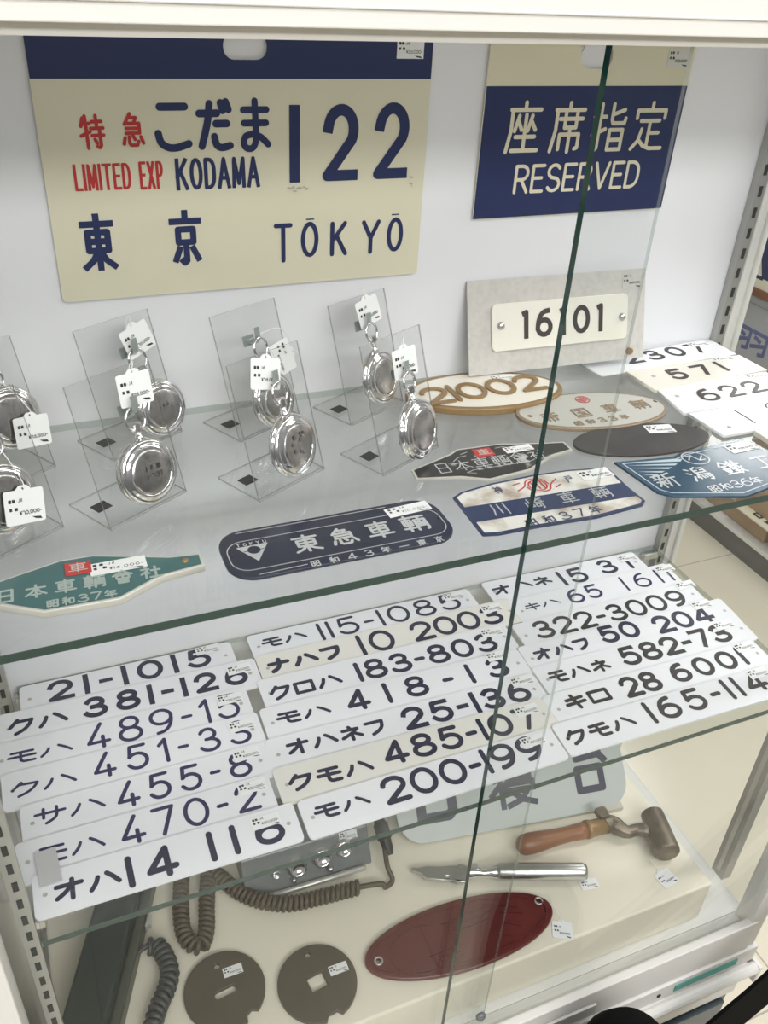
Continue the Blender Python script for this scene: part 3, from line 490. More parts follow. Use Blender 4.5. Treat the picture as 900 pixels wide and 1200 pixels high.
  'shindai': {'o': [0.6266, 0.1846], 'yaw': -8, 'lean': 45, 'edges': [[-0.1819, 0.0397], [0.2087, 0.0633]], 't': [['B', -0.1502, 0.0093, 6.25, 0.072, 0.072, 0.0095, 2], ['寝', -0.0405, 0.0227, 2.91, 0.0839, 0.0693, 0.0095, 2], ['台', 0.0883, 0.0294, 2.63, 0.0719, 0.0758, 0.0095, 2]], 'bottom': [[-0.1408, -0.0041], [0.1485, 0.0044]]},
  'hammer': {'butt': [0.6017, 0.1442, -0.348], 'wood': [0.7104, 0.1338, -0.348], 'collar': [0.7559, 0.1304, -0.348], 'neck': [0.7868, 0.1056, -0.348], 'head0': [0.8169, 0.1192, -0.348], 'head1': [0.7973, 0.0573, -0.348], 'hm': [0.8053, 0.0855, -0.348]},
  'knife': {'tip': [0.44, 0.1663, -0.348], 'b0': [0.514, 0.1359, -0.348], 'n0': [0.5302, 0.1284, -0.348], 'n1': [0.575, 0.1117, -0.348], 'end': [0.6703, 0.0805, -0.348]},
  'red': {'o': [0.471, 0.0585], 'a': -2.99, 'rx': 0.1326, 'ry': [0.0476, -0.0435], 'holes': [[-0.1159, -0.0022], [0.1186, 0.0104]]},
  'disc1': {'o': [0.1663, 0.0979], 'r': 0.0508, 'p': [[-0.0003, -0.0037], [-0.0022, 0.0322], [0.015, 0.0188], [0.02, -0.0502]], 'ex': [[0.0474, -0.0181], [-0.0114, -0.0461]]},
  'disc2': {'o': [0.2747, 0.0663], 'r': 0.0506, 'p': [[0.0003, 0.001], [-0.0003, 0.0374], [0.0303, 0.0062], [0.0007, -0.0496]], 'ex': [[0.0473, -0.018], [-0.0155, -0.0455]]},
  'box': {'fl': [0.2282, 0.2139, -0.358], 'fr': [0.3996, 0.209, -0.358], 'flt': [0.2243, 0.2323, -0.31], 'frt': [0.4129, 0.235, -0.31]},
  'cord': [[0.4225, 0.212, -0.348], [0.4147, 0.1715, -0.348], [0.4032, 0.1563, -0.348], [0.3991, 0.1647, -0.348], [0.367, 0.1657, -0.348], [0.3396, 0.1678, -0.348], [0.3078, 0.1704, -0.348], [0.2747, 0.1748, -0.348], [0.2508, 0.1851, -0.348], [0.2322, 0.1974, -0.348], [0.2175, 0.2122, -0.348], [0.2081, 0.2251, -0.348], [0.2002, 0.2403, -0.348], [0.1901, 0.2566, -0.348]],
  'ucoil': [[0.1567, 0.2859, -0.348], [0.1476, 0.2477, -0.348], [0.1402, 0.2175, -0.348], [0.1371, 0.187, -0.348], [0.1413, 0.1611, -0.348], [0.1483, 0.1633, -0.348], [0.1597, 0.1847, -0.348], [0.1706, 0.2126, -0.348], [0.1808, 0.2421, -0.348], [0.1905, 0.2734, -0.348]],
  'dcoil': [[0.0591, 0.1528, -0.348], [0.062, 0.1653, -0.348], [0.0736, 0.1725, -0.348], [0.0904, 0.1792, -0.348], [0.1005, 0.1765, -0.348], [0.1073, 0.1562, -0.348], [0.1075, 0.1355, -0.348], [0.0988, 0.1175, -0.348], [0.0879, 0.1022, -0.348], [0.0787, 0.0847, -0.348], [0.0718, 0.057, -0.348]],
  'green': [[0.0375, 0.2501, -0.33], [0.1118, 0.247, -0.33], [0.076, 0.1827, -0.33], [0.0297, 0.0938, -0.33], [-0.0234, 0.1142, -0.33]],
  'tags': [[0.7823, 0.0339, -0.359], [0.6745, 0.0684, -0.359], [0.601, 0.0192, -0.359]],
  'block': [0.7781, 0.1664, -0.356],
 },
}

# ================================================================== the setting: shop floor and the showcase
Z1 = 0.3193; DY = 0.325; ZB = -0.36; ZF = -0.9
mb = MB(); mb.add([(-3, -3, ZF), (4.5, -3, ZF), (4.5, 4, ZF), (-3, 4, ZF)], [(0, 1, 2, 3)]); structure(mb.build('floor', 'floor_tile'))

mb = MB(); mb.box((-3, 3.9, ZF), (4.5, 4.0, 2.2)); structure(mb.build('wall_back', 'case_white'))
mb = MB(); mb.box((4.4, -3, ZF), (4.5, 3.9, 2.2)); structure(mb.build('wall_right', 'case_white'))
case = root('display_case', 'white framed glass showcase with two sliding front panes, holding all the railway plates', 'display case', Matrix.Translation((0.43, 0.14, ZF)))
CL = Vector((-0.43, -0.14, -ZF))
def cpart(mb, name, mats, parent=None, **k):
    if parent is None: return mb.build(name, mats, case, loc=CL, **k)
    return mb.build(name, mats, parent, **k)
mb = MB(); mb.box((-0.05, DY, -0.45), (0.897, DY + 0.012, 0.76)); cpart(mb, 'back_panel', 'back_board')
mb = MB(); mb.box((-0.055, -0.046, 0.6935), (0.935, -0.026, 0.85)); mb.box((-0.055, -0.048, 0.702), (0.935, -0.0465, 0.7035)); mb.box((-0.055, -0.026, 0.745), (0.935, DY + 0.02, 0.765)); cpart(mb, 'header', 'case_white', bevel=0.0012)
mb = MB(); mb.box((-0.04, -0.036, 0.6875), (0.92, -0.0345, 0.705)); mb.box((-0.04, -0.0245, 0.6875), (0.92, -0.0235, 0.705)); mb.box((-0.04, -0.0125, 0.6875), (0.92, -0.011, 0.705)); mb.box((-0.04, -0.036, 0.699), (0.92, -0.011, 0.71)); cpart(mb, 'top_channel', 'case_grey')
for x in (-0.052, 0.894):
    mb = MB(); mb.box((x, -0.040, -0.50), (x + 0.027, -0.010, 0.70)); cpart(mb, 'front_post', 'case_white', bevel=0.002)
mb = MB(); mb.box((0.897, 0.312, -0.50), (0.921, 0.340, 0.75)); mb.box((0.9085, 0.308, -0.5), (0.914, 0.314, 0.75), 1); cpart(mb, 'rear_post', ['case_white', 'case_grey'], bevel=0.0015)
mb = MB(); mb.box((-0.052, 0.312, -0.50), (-0.034, 0.340, 0.75)); cpart(mb, 'rear_post', 'case_white', bevel=0.0015)
for x in (-0.043, 0.909):
    mb = MB(); mb.box((x, -0.012, -0.44), (x + 0.004, 0.314, 0.745)); cpart(mb, 'side_pane', 'pane_glass')
# slotted uprights carrying the shelves
def upright(x, y, w, dp, slots, z0=-0.40):
    mb = MB(); mb.box((x, y, z0), (x + w, y + dp, 0.69)); z = z0 + 0.012
    if not slots: mb.box((x - 0.0006, y + dp * .35, z0 + .01), (x + 0.0005, y + dp * .65, 0.68), 2)
    while slots and z < 0.68:
        mb.box((x + w * .32, y - 0.0006, z), (x + w * .68, y + 0.001, z + 0.012), 1); z += 0.024
    cpart(mb, 'slotted_upright', ['upright_grey', 'slot_dark', 'aluminium'])
upright(-0.0175, 0.024, .013, .007, True); upright(0.884, 0.022, .016, .022, False); upright(0.884, 0.314, .013, .0105, True); upright(-0.021, 0.314, .013, .0105, True)
for zz in (-0.0075, Z1 - 0.0075):
    for x0, x1, y in ((-0.0045, 0.004, 0.024), (0.86, 0.884, 0.024), (0.86, 0.884, 0.312), (-0.004, 0.03, 0.312)):
        mb = MB(); mb.box((x0, y, zz - 0.010), (x1, y + 0.009, zz)); cpart(mb, 'shelf_bracket', 'aluminium', bevel=0.001)
mb = MB(); mb.box((-0.045, -0.008, -0.452), (0.912, DY, -0.44)); cpart(mb, 'case_floor', 'case_white')
mb = MB(); mb.box((-0.05, -0.042, -0.487), (0.905, -0.030, -0.4215)); mb.box((-0.05, -0.030, -0.487), (0.905, -0.008, -0.44)); cpart(mb, 'bottom_rail', 'case_white', bevel=0.0015)
mb = MB(); mb.box((0.30, -0.0465, -0.470), (0.632, -0.042, -0.449)); cpart(mb, 'finger_rail', 'aluminium', bevel=0.001)
sill = MB(); sill.box((-0.055, -0.046, -0.522), (0.925, 0.02, -0.487)); sill = cpart(sill, 'sill', 'case_white', bevel=0.0015)
mb = MB(); mb.box((0.775, -0.0472, -0.511), (0.888, -0.046, -0.497)); cpart(mb, 'teal_strip', 'teal_tape', sill)
mb = MB(); mb.lathe([(0, 0), (0.0035, 0), (0.0035, 0.0012), (0, 0.0012)], 12, x=Matrix.Translation((0.748, -0.046, -0.505)) @ Matrix.Rotation(PI / 2, 4, 'X')); cpart(mb, 'screw_hole', 'slot_dark', sill)
mb = MB(); mb.tube([(-0.055, -0.054, -0.530), (0.930, -0.054, -0.530)], 0.009, 12); mb.box((0.925, -0.062, -0.560), (0.931, -0.03, -0.521)); cpart(mb, 'bumper_rail', 'case_white', bevel=0.001)
mb = MB(); mb.box((-0.05, -0.048, -0.60), (0.915, 0.33, -0.522)); cpart(mb, 'base_top', 'case_white', bevel=0.002)
mb = MB(); mb.box((-0.05, -0.044, -0.895), (0.908, 0.33, -0.60)); cpart(mb, 'base_cabinet', 'slate', bevel=0.002)
mb = MB(); mb.box((-0.04, -0.052, -0.88), (0.43, -0.044, -0.612)); cpart(mb, 'drawer', 'slate', bevel=0.002)
mb = MB(); mb.box((0.436, -0.052, -0.88), (0.898, -0.044, -0.612)); cpart(mb, 'drawer', 'slate', bevel=0.002)
# sliding glass doors: the right one runs in front
def door(x0, x1, y, edge_left):
    hz = 0.003 if edge_left else 0.0018
    mb = MB(); mb.box((x0, y - hz, -0.43), (x1, y + hz, 0.70)); mb.m[3] = 1; mb.m[5] = 1
    return cpart(mb, 'sliding_door', ['pane_glass', 'glass_edge' if edge_left else 'glass_edge_pale'])
dr = door(0.4015, 0.905, -0.030, True); dl = door(-0.03, 0.4695, -0.018, False)
mb = MB(); mb.lathe([(0, 0), (0.006, 0), (0.007, 0.003), (0.005, 0.006), (0, 0.006)], 16, x=Matrix.Translation((0.462, -0.0205, -0.403)) @ Matrix.Rotation(PI / 2, 4, 'X')); cpart(mb, 'door_stop', 'box_grey', dl, smooth=True)
# glass shelves
def shelf(z, label):
    mb = MB(); mb.box((0, 0, -0.0075), (0.88, 0.3225, 0)); mb.m[2:6] = [1, 2, 2, 2]
    tag(mb.build('glass_shelf', ['shelf_glass', 'glass_edge', 'glass_edge_pale'], None, loc=(0, 0, z)), label, 'shelf', 'glass shelves of the showcase')
shelf(Z1, 'upper glass shelf with dark green edge, carrying watches and oval plates'); shelf(0, 'lower glass shelf with dark green edge, carrying three columns of number plates')
# white riser on the case floor
mb = MB(); mb.box((-0.028, 0.004, -0.4398), (0.84, 0.318, ZB)); tag(mb.build('display_plinth', 'plinth_white', bevel=0.003), 'cream white plinth board on the floor of the showcase, under the tools', 'plinth')

# ================================================================== signs on the back wall
W = DATA['wall']; COLN = {None: 'navy', 'r': 'paint_red', 'n': 'ink_navy', 'w': 'silver_letter'}
def slot(p):
    (x0, y0), (x1, y1), (_, yt), (_, yb) = p; return rrect(x0, yb, x1, yt, (yt - yb) * 0.46, 6)
def wall_sign(name, label, corners, bandy, band_top, face, band, specs, slotp, hole, stk, price, texts_col):
    tl, tr, br, bl = corners; ox = (bl[0] + br[0]) / 2; oz = (bl[1] + br[1]) / 2
    L = lambda q: (q[0] - ox, q[1] - oz)
    x0 = (tl[0] + bl[0]) / 2 - ox; x1 = (tr[0] + br[0]) / 2 - ox; y1 = (tl[1] + tr[1]) / 2 - oz; yb = (bandy[0][1] + bandy[1][1]) / 2 - oz
    holes = [[L(q) for q in slot(slotp)]] + ([ellipse(*L(hole[0]), 0.0028, 0.0028, 12)] if hole else [])
    me = plate2d([rrect(x0, 0, x1, y1, 0.004, 4)] + holes, 0.0016)
    o = link(name, me, face, None, mw=frame((ox, DY - 0.0021, oz), 0, 0)); tag(o, label, 'sign', 'enamel train signs on the back wall')
    bb = [(x0 + .0003, yb), (x1 - .0003, yb), (x1 - .0003, y1 - .0004), (x0 + .0003, y1 - .0004)] if band_top else [(x0 + .0003, .0005), (x1 - .0003, .0005), (x1 - .0003, yb), (x0 + .0003, yb)]
    me = plate2d([bb] + (holes if band_top else []), 0.0001, z=0.0017); link('painted_band', me, band, o)['label'] = 'navy painted band'
    for s in specs:
        c = 'paint_red' if len(s) > 8 else texts_col; q = L((s[1], s[2])); nm = 'macron' if s[0] == '-' else 'lettering'
        lettering([[s[0], q[0], q[1], 0 if abs(s[3]) < 3 else s[3] * .5] + list(s[4:8])], 0.0021, c, o, name=nm, label={'navy': 'navy lettering', 'paint_red': 'red lettering', 'sign_buff': 'cream lettering'}[c])
    sx = sum(q[0] for q in stk) / 4 - ox; sy = sum(q[1] for q in stk) / 4 - oz
    sticker(o, sx, sy, 0.0019, stk[1][0] - stk[0][0], stk[1][1] - stk[2][1], price, 0, 'sticker_aged' if face == 'sign_buff' else 'sticker')
    return o
ks = wall_sign('train_sign', 'large cream sign with navy top band reading KODAMA 122 and TOKYO, on the back wall', W['kodama_corners'], W['kodama_band'], True, 'sign_cream', 'navy', W['kodama_text'], W['kodama_slot'], None, W['kodama_stk'], '35,000', 'navy')
rnd = random.Random(3)
for cx, cy, n, sx, sy in ((-.080 + .0 + .1, .090, 12, 0.022, 0.004), (.161, 0.092, 5, 0.003, 0.010)):
    mb = MB()
    for k in range(n):
        x = .047 - .0 + cx - .02 if n == 12 else cx; x += rnd.uniform(-.5, .5) * sx; y = cy + rnd.uniform(-.5, .5) * sy; r = rnd.uniform(.0006, .0016)
        mb.add([(x + r * 1.6 * math.cos(a), y + r * 0.7 * math.sin(a), 0.0023 + k * 2e-6) for a in (0.2, 1.4, 2.9, 4.1, 5.3)], [(0, 1, 2, 3, 4)])
    mb.build('paint_chip', 'hole_grey', ks)['label'] = 'grey chips in the cream paint'
wall_sign('train_sign', 'navy sign with buff top band reading RESERVED, on the back wall', W['res_corners'], W['res_band'], False, 'sign_buff', 'navy', W['res_text'], W['res_slot'], W['res_hole'], W['res_stk'], '33,000', 'sign_buff')
# white 16101 plate on its grey board
d = DATA['n16101']; o = link('number_board', plate2d([rrect(0, 0, d['w'], d['h'], 0.001, 2)], 0.0022), 'grey_board', mw=frame(d['o'], d['yaw'], d['lean']))
tag(o, 'grey board carrying a white plate reading 16101, leaning on the back wall', 'number plate')
p = d['plate']; pl_ = link('number_panel', plate2d([rrect((p[0][0] + p[3][0]) / 2, (p[2][1] + p[3][1]) / 2, (p[1][0] + p[2][0]) / 2, (p[0][1] + p[1][1]) / 2, 0.006, 4)], 0.003, 0.0006, 0.0024), 'plate_cream', o); pl_['label'] = 'white enamel plate'
s = d['t'][0]; lettering([['j6j0j', s[1], s[2], 0, s[4], s[5], .0056, 2.72]], 0.0057, 'ink_brown', pl_)
for q in d['riv']:
    mb = MB(); mb.lathe([(0.0045, 0), (0.004, 0.0022), (0.002, 0.0034), (0, 0.0037)], 16, x=Matrix.Translation((q[0], q[1], 0.0054))); mb.build('rivet', 'steel', pl_, smooth=True)
q = d['screw'][0]; mb = MB(); mb.lathe([(0.004, 0), (0.004, 0.004), (0.0025, 0.006), (0, 0.006)], 10, x=Matrix.Translation((q[0], q[1] + .003, 0.0023))); mb.build('screw', 'brass_brown', o)
sticker(o, d['stk'][0][0], d['stk'][0][1], 0.0024, 0.026, 0.018, '60,000', 0, 'grey_board')

# ================================================================== plates lying on the upper shelf
S = DATA['shelf']
def shelf_obj(name, key, loops, t, m, label, z=0.0, cat='plate', bevel=0.0):
    d = S[key]; o = link(name, plate2d(loops, t, bevel), m, mw=frame((d['o'][0], d['o'][1], Z1 + 0.0003 + z), d['a'])); return tag(o, label, cat), d
# 21002
d = S['n21002']; rx = d['rx']; ry = (d['ry'][0] - d['ry'][1]) / 2
o, d = shelf_obj('oval_number_plate', 'n21002', [ellipse(0, 0, rx, ry)], 0.0075, 'brass_brown', 'cream oval plate with raised brown figures 21002, in front of the 16101 board', cat='number plate', bevel=0.001)
link('face', plate2d([ellipse(0, 0, rx - .006, ry - .006)], 0.0002, z=0.0076), 'oval_cream', o)['label'] = 'cream painted face'
s = d['t'][0]; lettering([s[:3] + [s[3] * .9] + s[4:]], 0.0078, 'brass_brown', o, 0.0018)['label'] = 'raised brown figures'
sticker(o, 0.03, 0.026, 0.0079, 0.03, 0.011, '55,000', 6)
# grey oval
d = S['teikoku']; rx = d['rx']; ry = (d['ry'][0] - d['ry'][1]) / 2; hl = [ellipse(h[0], h[1] * .6, .0028, .0028, 12) for h in d['holes']]
o, d = shelf_obj('oval_builder_plate', 'teikoku', [ellipse(0, 0, rx, ry)] + hl, 0.004, 'oval_rim', 'grey oval builder plate with bronze letters and small red emblem, behind the black oval', cat='builder plate', bevel=0.0006)
link('face', plate2d([ellipse(0, 0, rx - .0035, ry - .0035)] + hl, 0.0002, z=0.0041), 'oval_grey', o)['label'] = 'grey face'
tt = d['t']; lettering([tt[0][:6] + [.0017, 0], [tt[1][0], -.034, -.0335, 6.5, .066, .0105, .0014, 0]], 0.0043, 'oval_rim', o, 0.0006)
ex, ey = d['emb'][0]; mb = MB(); stroke_mesh(mb, [ellipse(ex, ey, .0075, .0075, 24) + [(ex + .0075, ey)], ellipse(ex, ey, .004, .004, 14) + [(ex + .004, ey)], [(ex - .007, ey), (ex + .007, ey)], [(ex, ey - .007), (ex, ey + .007)], [(ex - .005, ey - .005), (ex + .005, ey + .005)]], .0013, .0044, 0.0004, False, 8); mb.build('emblem', 'emblem_rose', o)['label'] = 'red wheel emblem'
# black oval, back side up
d = S['black_oval']; rx = d['rx']; ry = (d['ry'][0] - d['ry'][1]) / 2
o, d = shelf_obj('oval_builder_plate', 'black_oval', [ellipse(0, 0.005, rx, ry)], 0.003, 'black_matt', 'plain black oval plate with only a price sticker, behind the blue plate', cat='builder plate', bevel=0.0005)
sticker(o, d['stk'][0][0], d['stk'][0][1], 0.0032, 0.030, 0.017, '48,000', -4)
# black worn plate
d = S['nihon_black']; P = d['p']
o, d = shelf_obj('builder_plate', 'nihon_black', [P], 0.002, 'rim_pale', 'small worn black builder plate with pointed ends and red square emblem, beside the watches', cat='builder plate')
link('face', plate2d([inset(P, .0022)], 0.0002, z=0.0021), 'black_worn', o)['label'] = 'black flaking paint'
tt = d['t']; lettering([['日本車輌會社', -.066, -.0125, 0, .118, .0195, .0012, 0], ['昭和三十六年', -.026, -.0155, 1.0, .056, .0052, .0006, 0]], 0.0024, 'silver_letter', o)
mb = MB(); stroke_mesh(mb, [[(-.038, -.0165), (-.03, -.0135), (.03, -.0125), (.036, -.010)], [(-.038, -.0165), (-.03, -.0195)], [(-.026, .013), (-.034, .012), (-.042, .006)], [(.008, .019), (.016, .020), (.022, .016)], [(-.03, .0165), (-.022, .019)]], .0008, .0024, 0, False, 6); mb.build('ornament', 'silver_letter', o)
ex = sum(q[0] for q in d['emb']) / 4; ey = sum(q[1] for q in d['emb']) / 4; mb = MB(); mb.box((ex - .0095, ey - .0075, .0022), (ex + .0095, ey + .0075, .0026)); em = mb.build('emblem', 'paint_red', o); em['label'] = 'red square emblem'
lettering([['車', ex - .0075, ey - .006, 0, .015, .012, .001, 0]], .0028, 'rim_pale', em, name='emblem_lines')
sticker(o, d['stk'][0][0] + .006, d['stk'][0][1] + .004, 0.0026, 0.030, 0.011, '45,000', 2)
# navy and white worn plate
d = S['kawasaki']; P = d['p']
o, d = shelf_obj('builder_plate', 'kawasaki', [P], 0.002, 'kawa_navy', 'worn builder plate in navy and white stripes with red curled emblem, near the shelf edge', cat='builder plate')
IN = inset(P, .0028); yt, yb = 0.0065, -0.0175
def clip(poly, y, above):
    out = []
    for i in range(len(poly)):
        a, b = poly[i - 1], poly[i]; ia = (a[1] > y) == above; ib = (b[1] > y) == above
        if ia != ib: t = (y - a[1]) / (b[1] - a[1]); out.append((a[0] + (b[0] - a[0]) * t, y))
        if ib: out.append(tuple(b))
    return out
link('white_band', plate2d([clip(IN, yt, True)], 0.00015, z=0.0021), 'white_worn', o); link('white_band', plate2d([clip(IN, yb, False)], 0.00015, z=0.0021), 'white_worn', o)
lettering([s for s in d['t'] if s[8] == 'w'], .0024, 'silver_letter', o, label='silver lettering'); lettering([s[:5] + [s[5] * (1.2 if len(s[0]) == 1 else .95), .0010 if len(s[0]) == 1 else .0014] + s[7:] for s in d['t'] if s[8] == 'n'], .0025, 'kawa_navy', o, label='navy lettering')
ex, ey = d['emb'][0]; mb = MB(); stroke_mesh(mb, [smooth([(ex - .022, ey - .004), (ex - .013, ey + .001), (ex - .008, ey + .009), (ex, ey + .0115), (ex + .008, ey + .009), (ex + .011, ey)]), smooth([(ex + .022, ey + .006), (ex + .013, ey - .001), (ex + .008, ey - .009), (ex, ey - .011), (ex - .008, ey - .009), (ex - .011, ey)]),
    ellipse(ex, ey, .0085, .0085, 22) + [(ex + .0085, ey)], [(ex - .0045, ey + .006), (ex - .0048, ey - .005)], [(ex, ey + .006), (ex, ey - .006)], [(ex + .0045, ey + .006), (ex + .0048, ey - .006)], [(ex - .022, ey + .006), (ex - .015, ey + .0075)], [(ex + .015, ey - .0075), (ex + .021, ey - .004)]], .0014, .0025, 0, False, 8); mb.build('emblem', 'paint_red', o)['label'] = 'red curled emblem'
sticker(o, d['stk'][0][0], d['stk'][0][1] + .001, 0.0026, 0.033, 0.016, '40,000', 3)
# blue plate
d = S['niigata']; P = d['p']
o, d = shelf_obj('builder_plate', 'niigata', [P], 0.0025, 'niigata_blue', 'glossy blue builder plate with fan stripes and angled corners, at the right shelf edge', cat='builder plate', bevel=0.0004)
IN = inset(P, .005); mb = MB(); stroke_mesh(mb, [IN + [IN[0]]], .0012, .0027, 0, False, 6); mb.build('border_line', 'pale_blue', o)
mb = MB(); a = Vector(IN[0])
for k in range(6):
    b0 = Vector((-.028 + k * .0035, .021 - k * .0118)) if k else Vector((-.03, .022)); 
fan = [((-.087, .0085), (-.026, .0170), (-.030, .0115)), ((-.085, .0035), (-.034, .0080), (-.038, .0040)), ((-.083, -.0015), (-.042, .0005), (-.047, -.0030)), ((-.079, -.008), (-.052, -.0065), (-.056, -.0095)), ((-.076, -.014), (-.060, -.0125), (-.063, -.015))]
for t3 in fan: mb.add([(x, y, .0028) for x, y in t3], [(2, 1, 0)])
mb.build('fan_stripes', 'pale_blue', o)['label'] = 'pale fan stripes'
lettering([['新潟鐵工', -.066, -.039, 17.5, .142, .0255, .0022, 0], ['昭和36年', -.020, -.0455, 17.75, .062, .0125, .0011, 0]], .0028, 'silver_letter', o)
ex, ey = d['emb'][0]; mb = MB(); stroke_mesh(mb, [ellipse(ex, ey, .0135, .0115, 26) + [(ex + .0135, ey)], [(ex - .008, ey - .004), (ex - .004, ey + .005), (ex + .003, ey - .004), (ex + .008, ey + .005)], [(ex - .009, ey + .003), (ex - .003, ey + .005)], [(ex + .003, ey - .004), (ex + .009, ey - .002)]], .0015, .0029, 0, False, 8); mb.build('emblem', 'silver_letter', o)['label'] = 'round emblem'
sticker(o, d['stk'][0][0], d['stk'][0][1], 0.0028, 0.033, 0.017, '38,000', 20)
# navy rounded plate
d = S['tokyu']; P = d['p']; hx, hy = .0955, .0325
hl = [ellipse(sx * .089, 0.0, .0016, .0016, 10) for sx in (-1, 1)]
o, d = shelf_obj('builder_plate', 'tokyu', [rrect(-hx, -hy, hx, hy, .022, 8)] + hl, 0.003, 'tokyu_navy', 'long dark navy builder plate with rounded ends and a white triangle logo', cat='builder plate', bevel=0.0006)
mb = MB(); stroke_mesh(mb, [[(-.078, .0285), (.052, .0285)], rrect(-.091, -.0225, .091, .0165, .014, 6) + [rrect(-.091, -.0225, .091, .0165, .014, 6)[0]], [(-.074, -.0295), (-.036, -.0285)]], .0008, .0032, 0, False, 6); mb.build('border_line', 'silver_letter', o)
lettering([['東急車輌', -.0403, -.0135, 0, .1188, .0245, .0027, 0], ['昭和43年—東京', -.0339, -.0335, 0, .1142, .0085, .0010, 0]], .0033, 'silver_letter', o)
T = d['tri']; mb = MB(); mb.add([(T[0][0], T[0][1] - .004, .0033), (T[1][0], T[1][1] - .004, .0033), (T[2][0], T[2][1] + .001, .0033)], [(2, 1, 0)]); lg = mb.build('logo', 'silver_letter', o); lg['label'] = 'white triangle logo'
mb = MB(); cx, cy = (T[0][0] + T[1][0]) / 2, T[0][1] - .0105; mb.add([(x, y, .0035) for x, y in ellipse(cx, cy, .0052, .0052, 20)], [tuple(range(20))]); stroke_mesh(mb, [[(cx - .008, cy - .0005), (cx + .008, cy - .0005)]], .0008, .00355, 0, False, 6); mb.build('globe', 'tokyu_navy', lg)
lettering([['TOKYU', T[0][0] + .001, T[0][1] - .0035, 0, .024, .0042, .0007, 2]], .0034, 'silver_letter', lg)
sticker(o, d['stk'][0][0], d['stk'][0][1], 0.0033, 0.040, 0.0135, '10,000', 4)
# teal plate
d = S['teal']; h = d['p']; R = [(x, y) for x, y in h[:7]]
up_ = [(.012, .0145), (.0462, .0035), (.0671, -.0035), (.0905, -.0055)]; lo_ = [(.0905, -.022), (.0562, -.0275), (.026, -.045)]
poly = up_ + lo_ + [(-x, y) for x, y in lo_[::-1]] + [(-x, y) for x, y in up_[::-1]]
o, d = shelf_obj('builder_plate', 'teal', [poly], 0.006, 'rim_pale', 'teal builder plate with tapered ends and red emblem, at the left shelf edge', cat='builder plate', bevel=0.0008)
link('face', plate2d([inset(poly, .0024)], 0.0002, z=0.0061), 'teal', o)['label'] = 'teal painted face'
lettering([[d['t'][0][0], -.0585, -.0282, 0, .117, .0165, .0019, 0], [d['t'][1][0], -.0245, -.0422, 0, .049, .0095, .0013, 0]], .0064, 'teal_letter', o, 0.0004)
mb = MB(); mb.box((-.0095, -.0085, .0062), (.0095, .0065, .0075)); em = mb.build('emblem', 'paint_red', o, bevel=.0015); em['label'] = 'red emblem'
lettering([['車', -.0075, -.0068, 0, .015, .0118, .0010, 0]], .0077, 'rim_pale', em, name='emblem_lines')
sticker(o, .0285, -.0055, 0.0066, 0.041, 0.015, '15,000', 2)
mb = MB(); mb.lathe([(0.003, 0), (0.0026, 0.001), (0, 0.0012)], 12, x=Matrix.Translation((.077, -.0125, .0062))); mb.build('rivet', 'brass_brown', o, smooth=True)
# right end of the upper shelf
def quadplate(key, label, m, ink, holes, price, z, t=0.0022):
    d = S[key]; P = d['p'][::-1]; o = link('number_plate', plate2d([P], t, 0.0004), m, mw=frame((d['o'][0], d['o'][1], Z1 + 0.0003 + z), d['a'])); tag(o, label, 'number plate', 'number plates at the right end of the upper shelf')
    lettering(d['t'], t + .0002, ink, o)
    for hx, hy in holes: mb = MB(); mb.add([(x, y, t + .0002) for x, y in ellipse(hx, hy, .0028, .0028, 14)], [tuple(range(14))]); mb.build('screw_hole', 'hole_grey', o)
    if price: sticker(o, price[1], price[2], t + .0002, .03, .012, price[0], 2)
    return o
S['u2307']['p'] = [[-.007, .042], [.205, .050], [.2038, 0], [0, 0]]
quadplate('u2307', 'white number plate reading 2307, half hidden behind the grey board', 'plate_white', 'ink_black', [], ('58,000', .178, .040), 0)
quadplate('u571', 'cream edged number plate reading 571, in front of plate 2307', 'plate_cream', 'ink_brown', [(.022, .03)], ('42,000', .14, .044), 0, .0045)
quadplate('u622', 'white number plate reading 622, in front of plate 571', 'plate_white', 'ink_brown', [(.02, .037)], ('42,000', .15, .054), 0, .0035)
S['u12']['p'] = [[-.004, .0530], [.169, .0525], [.1658, 0], [0, 0]]; S['u12']['t'][0][5] = .034; S['u12']['t'][0][2] = .012
o = quadplate('u12', 'white plate with thin outlined figures, nearest the blue plate at the right end', 'plate_white', 'ink_black', [(.018, .014)], None, 0, .0035)
mb = MB(); mb.box((0.752, 0.062, Z1 + .0003), (0.868, 0.098, Z1 + .006)); tag(mb.build('plate_block', 'plate_cream', bevel=.001), 'blank cream block under the right upright, beside the blue plate', 'block')

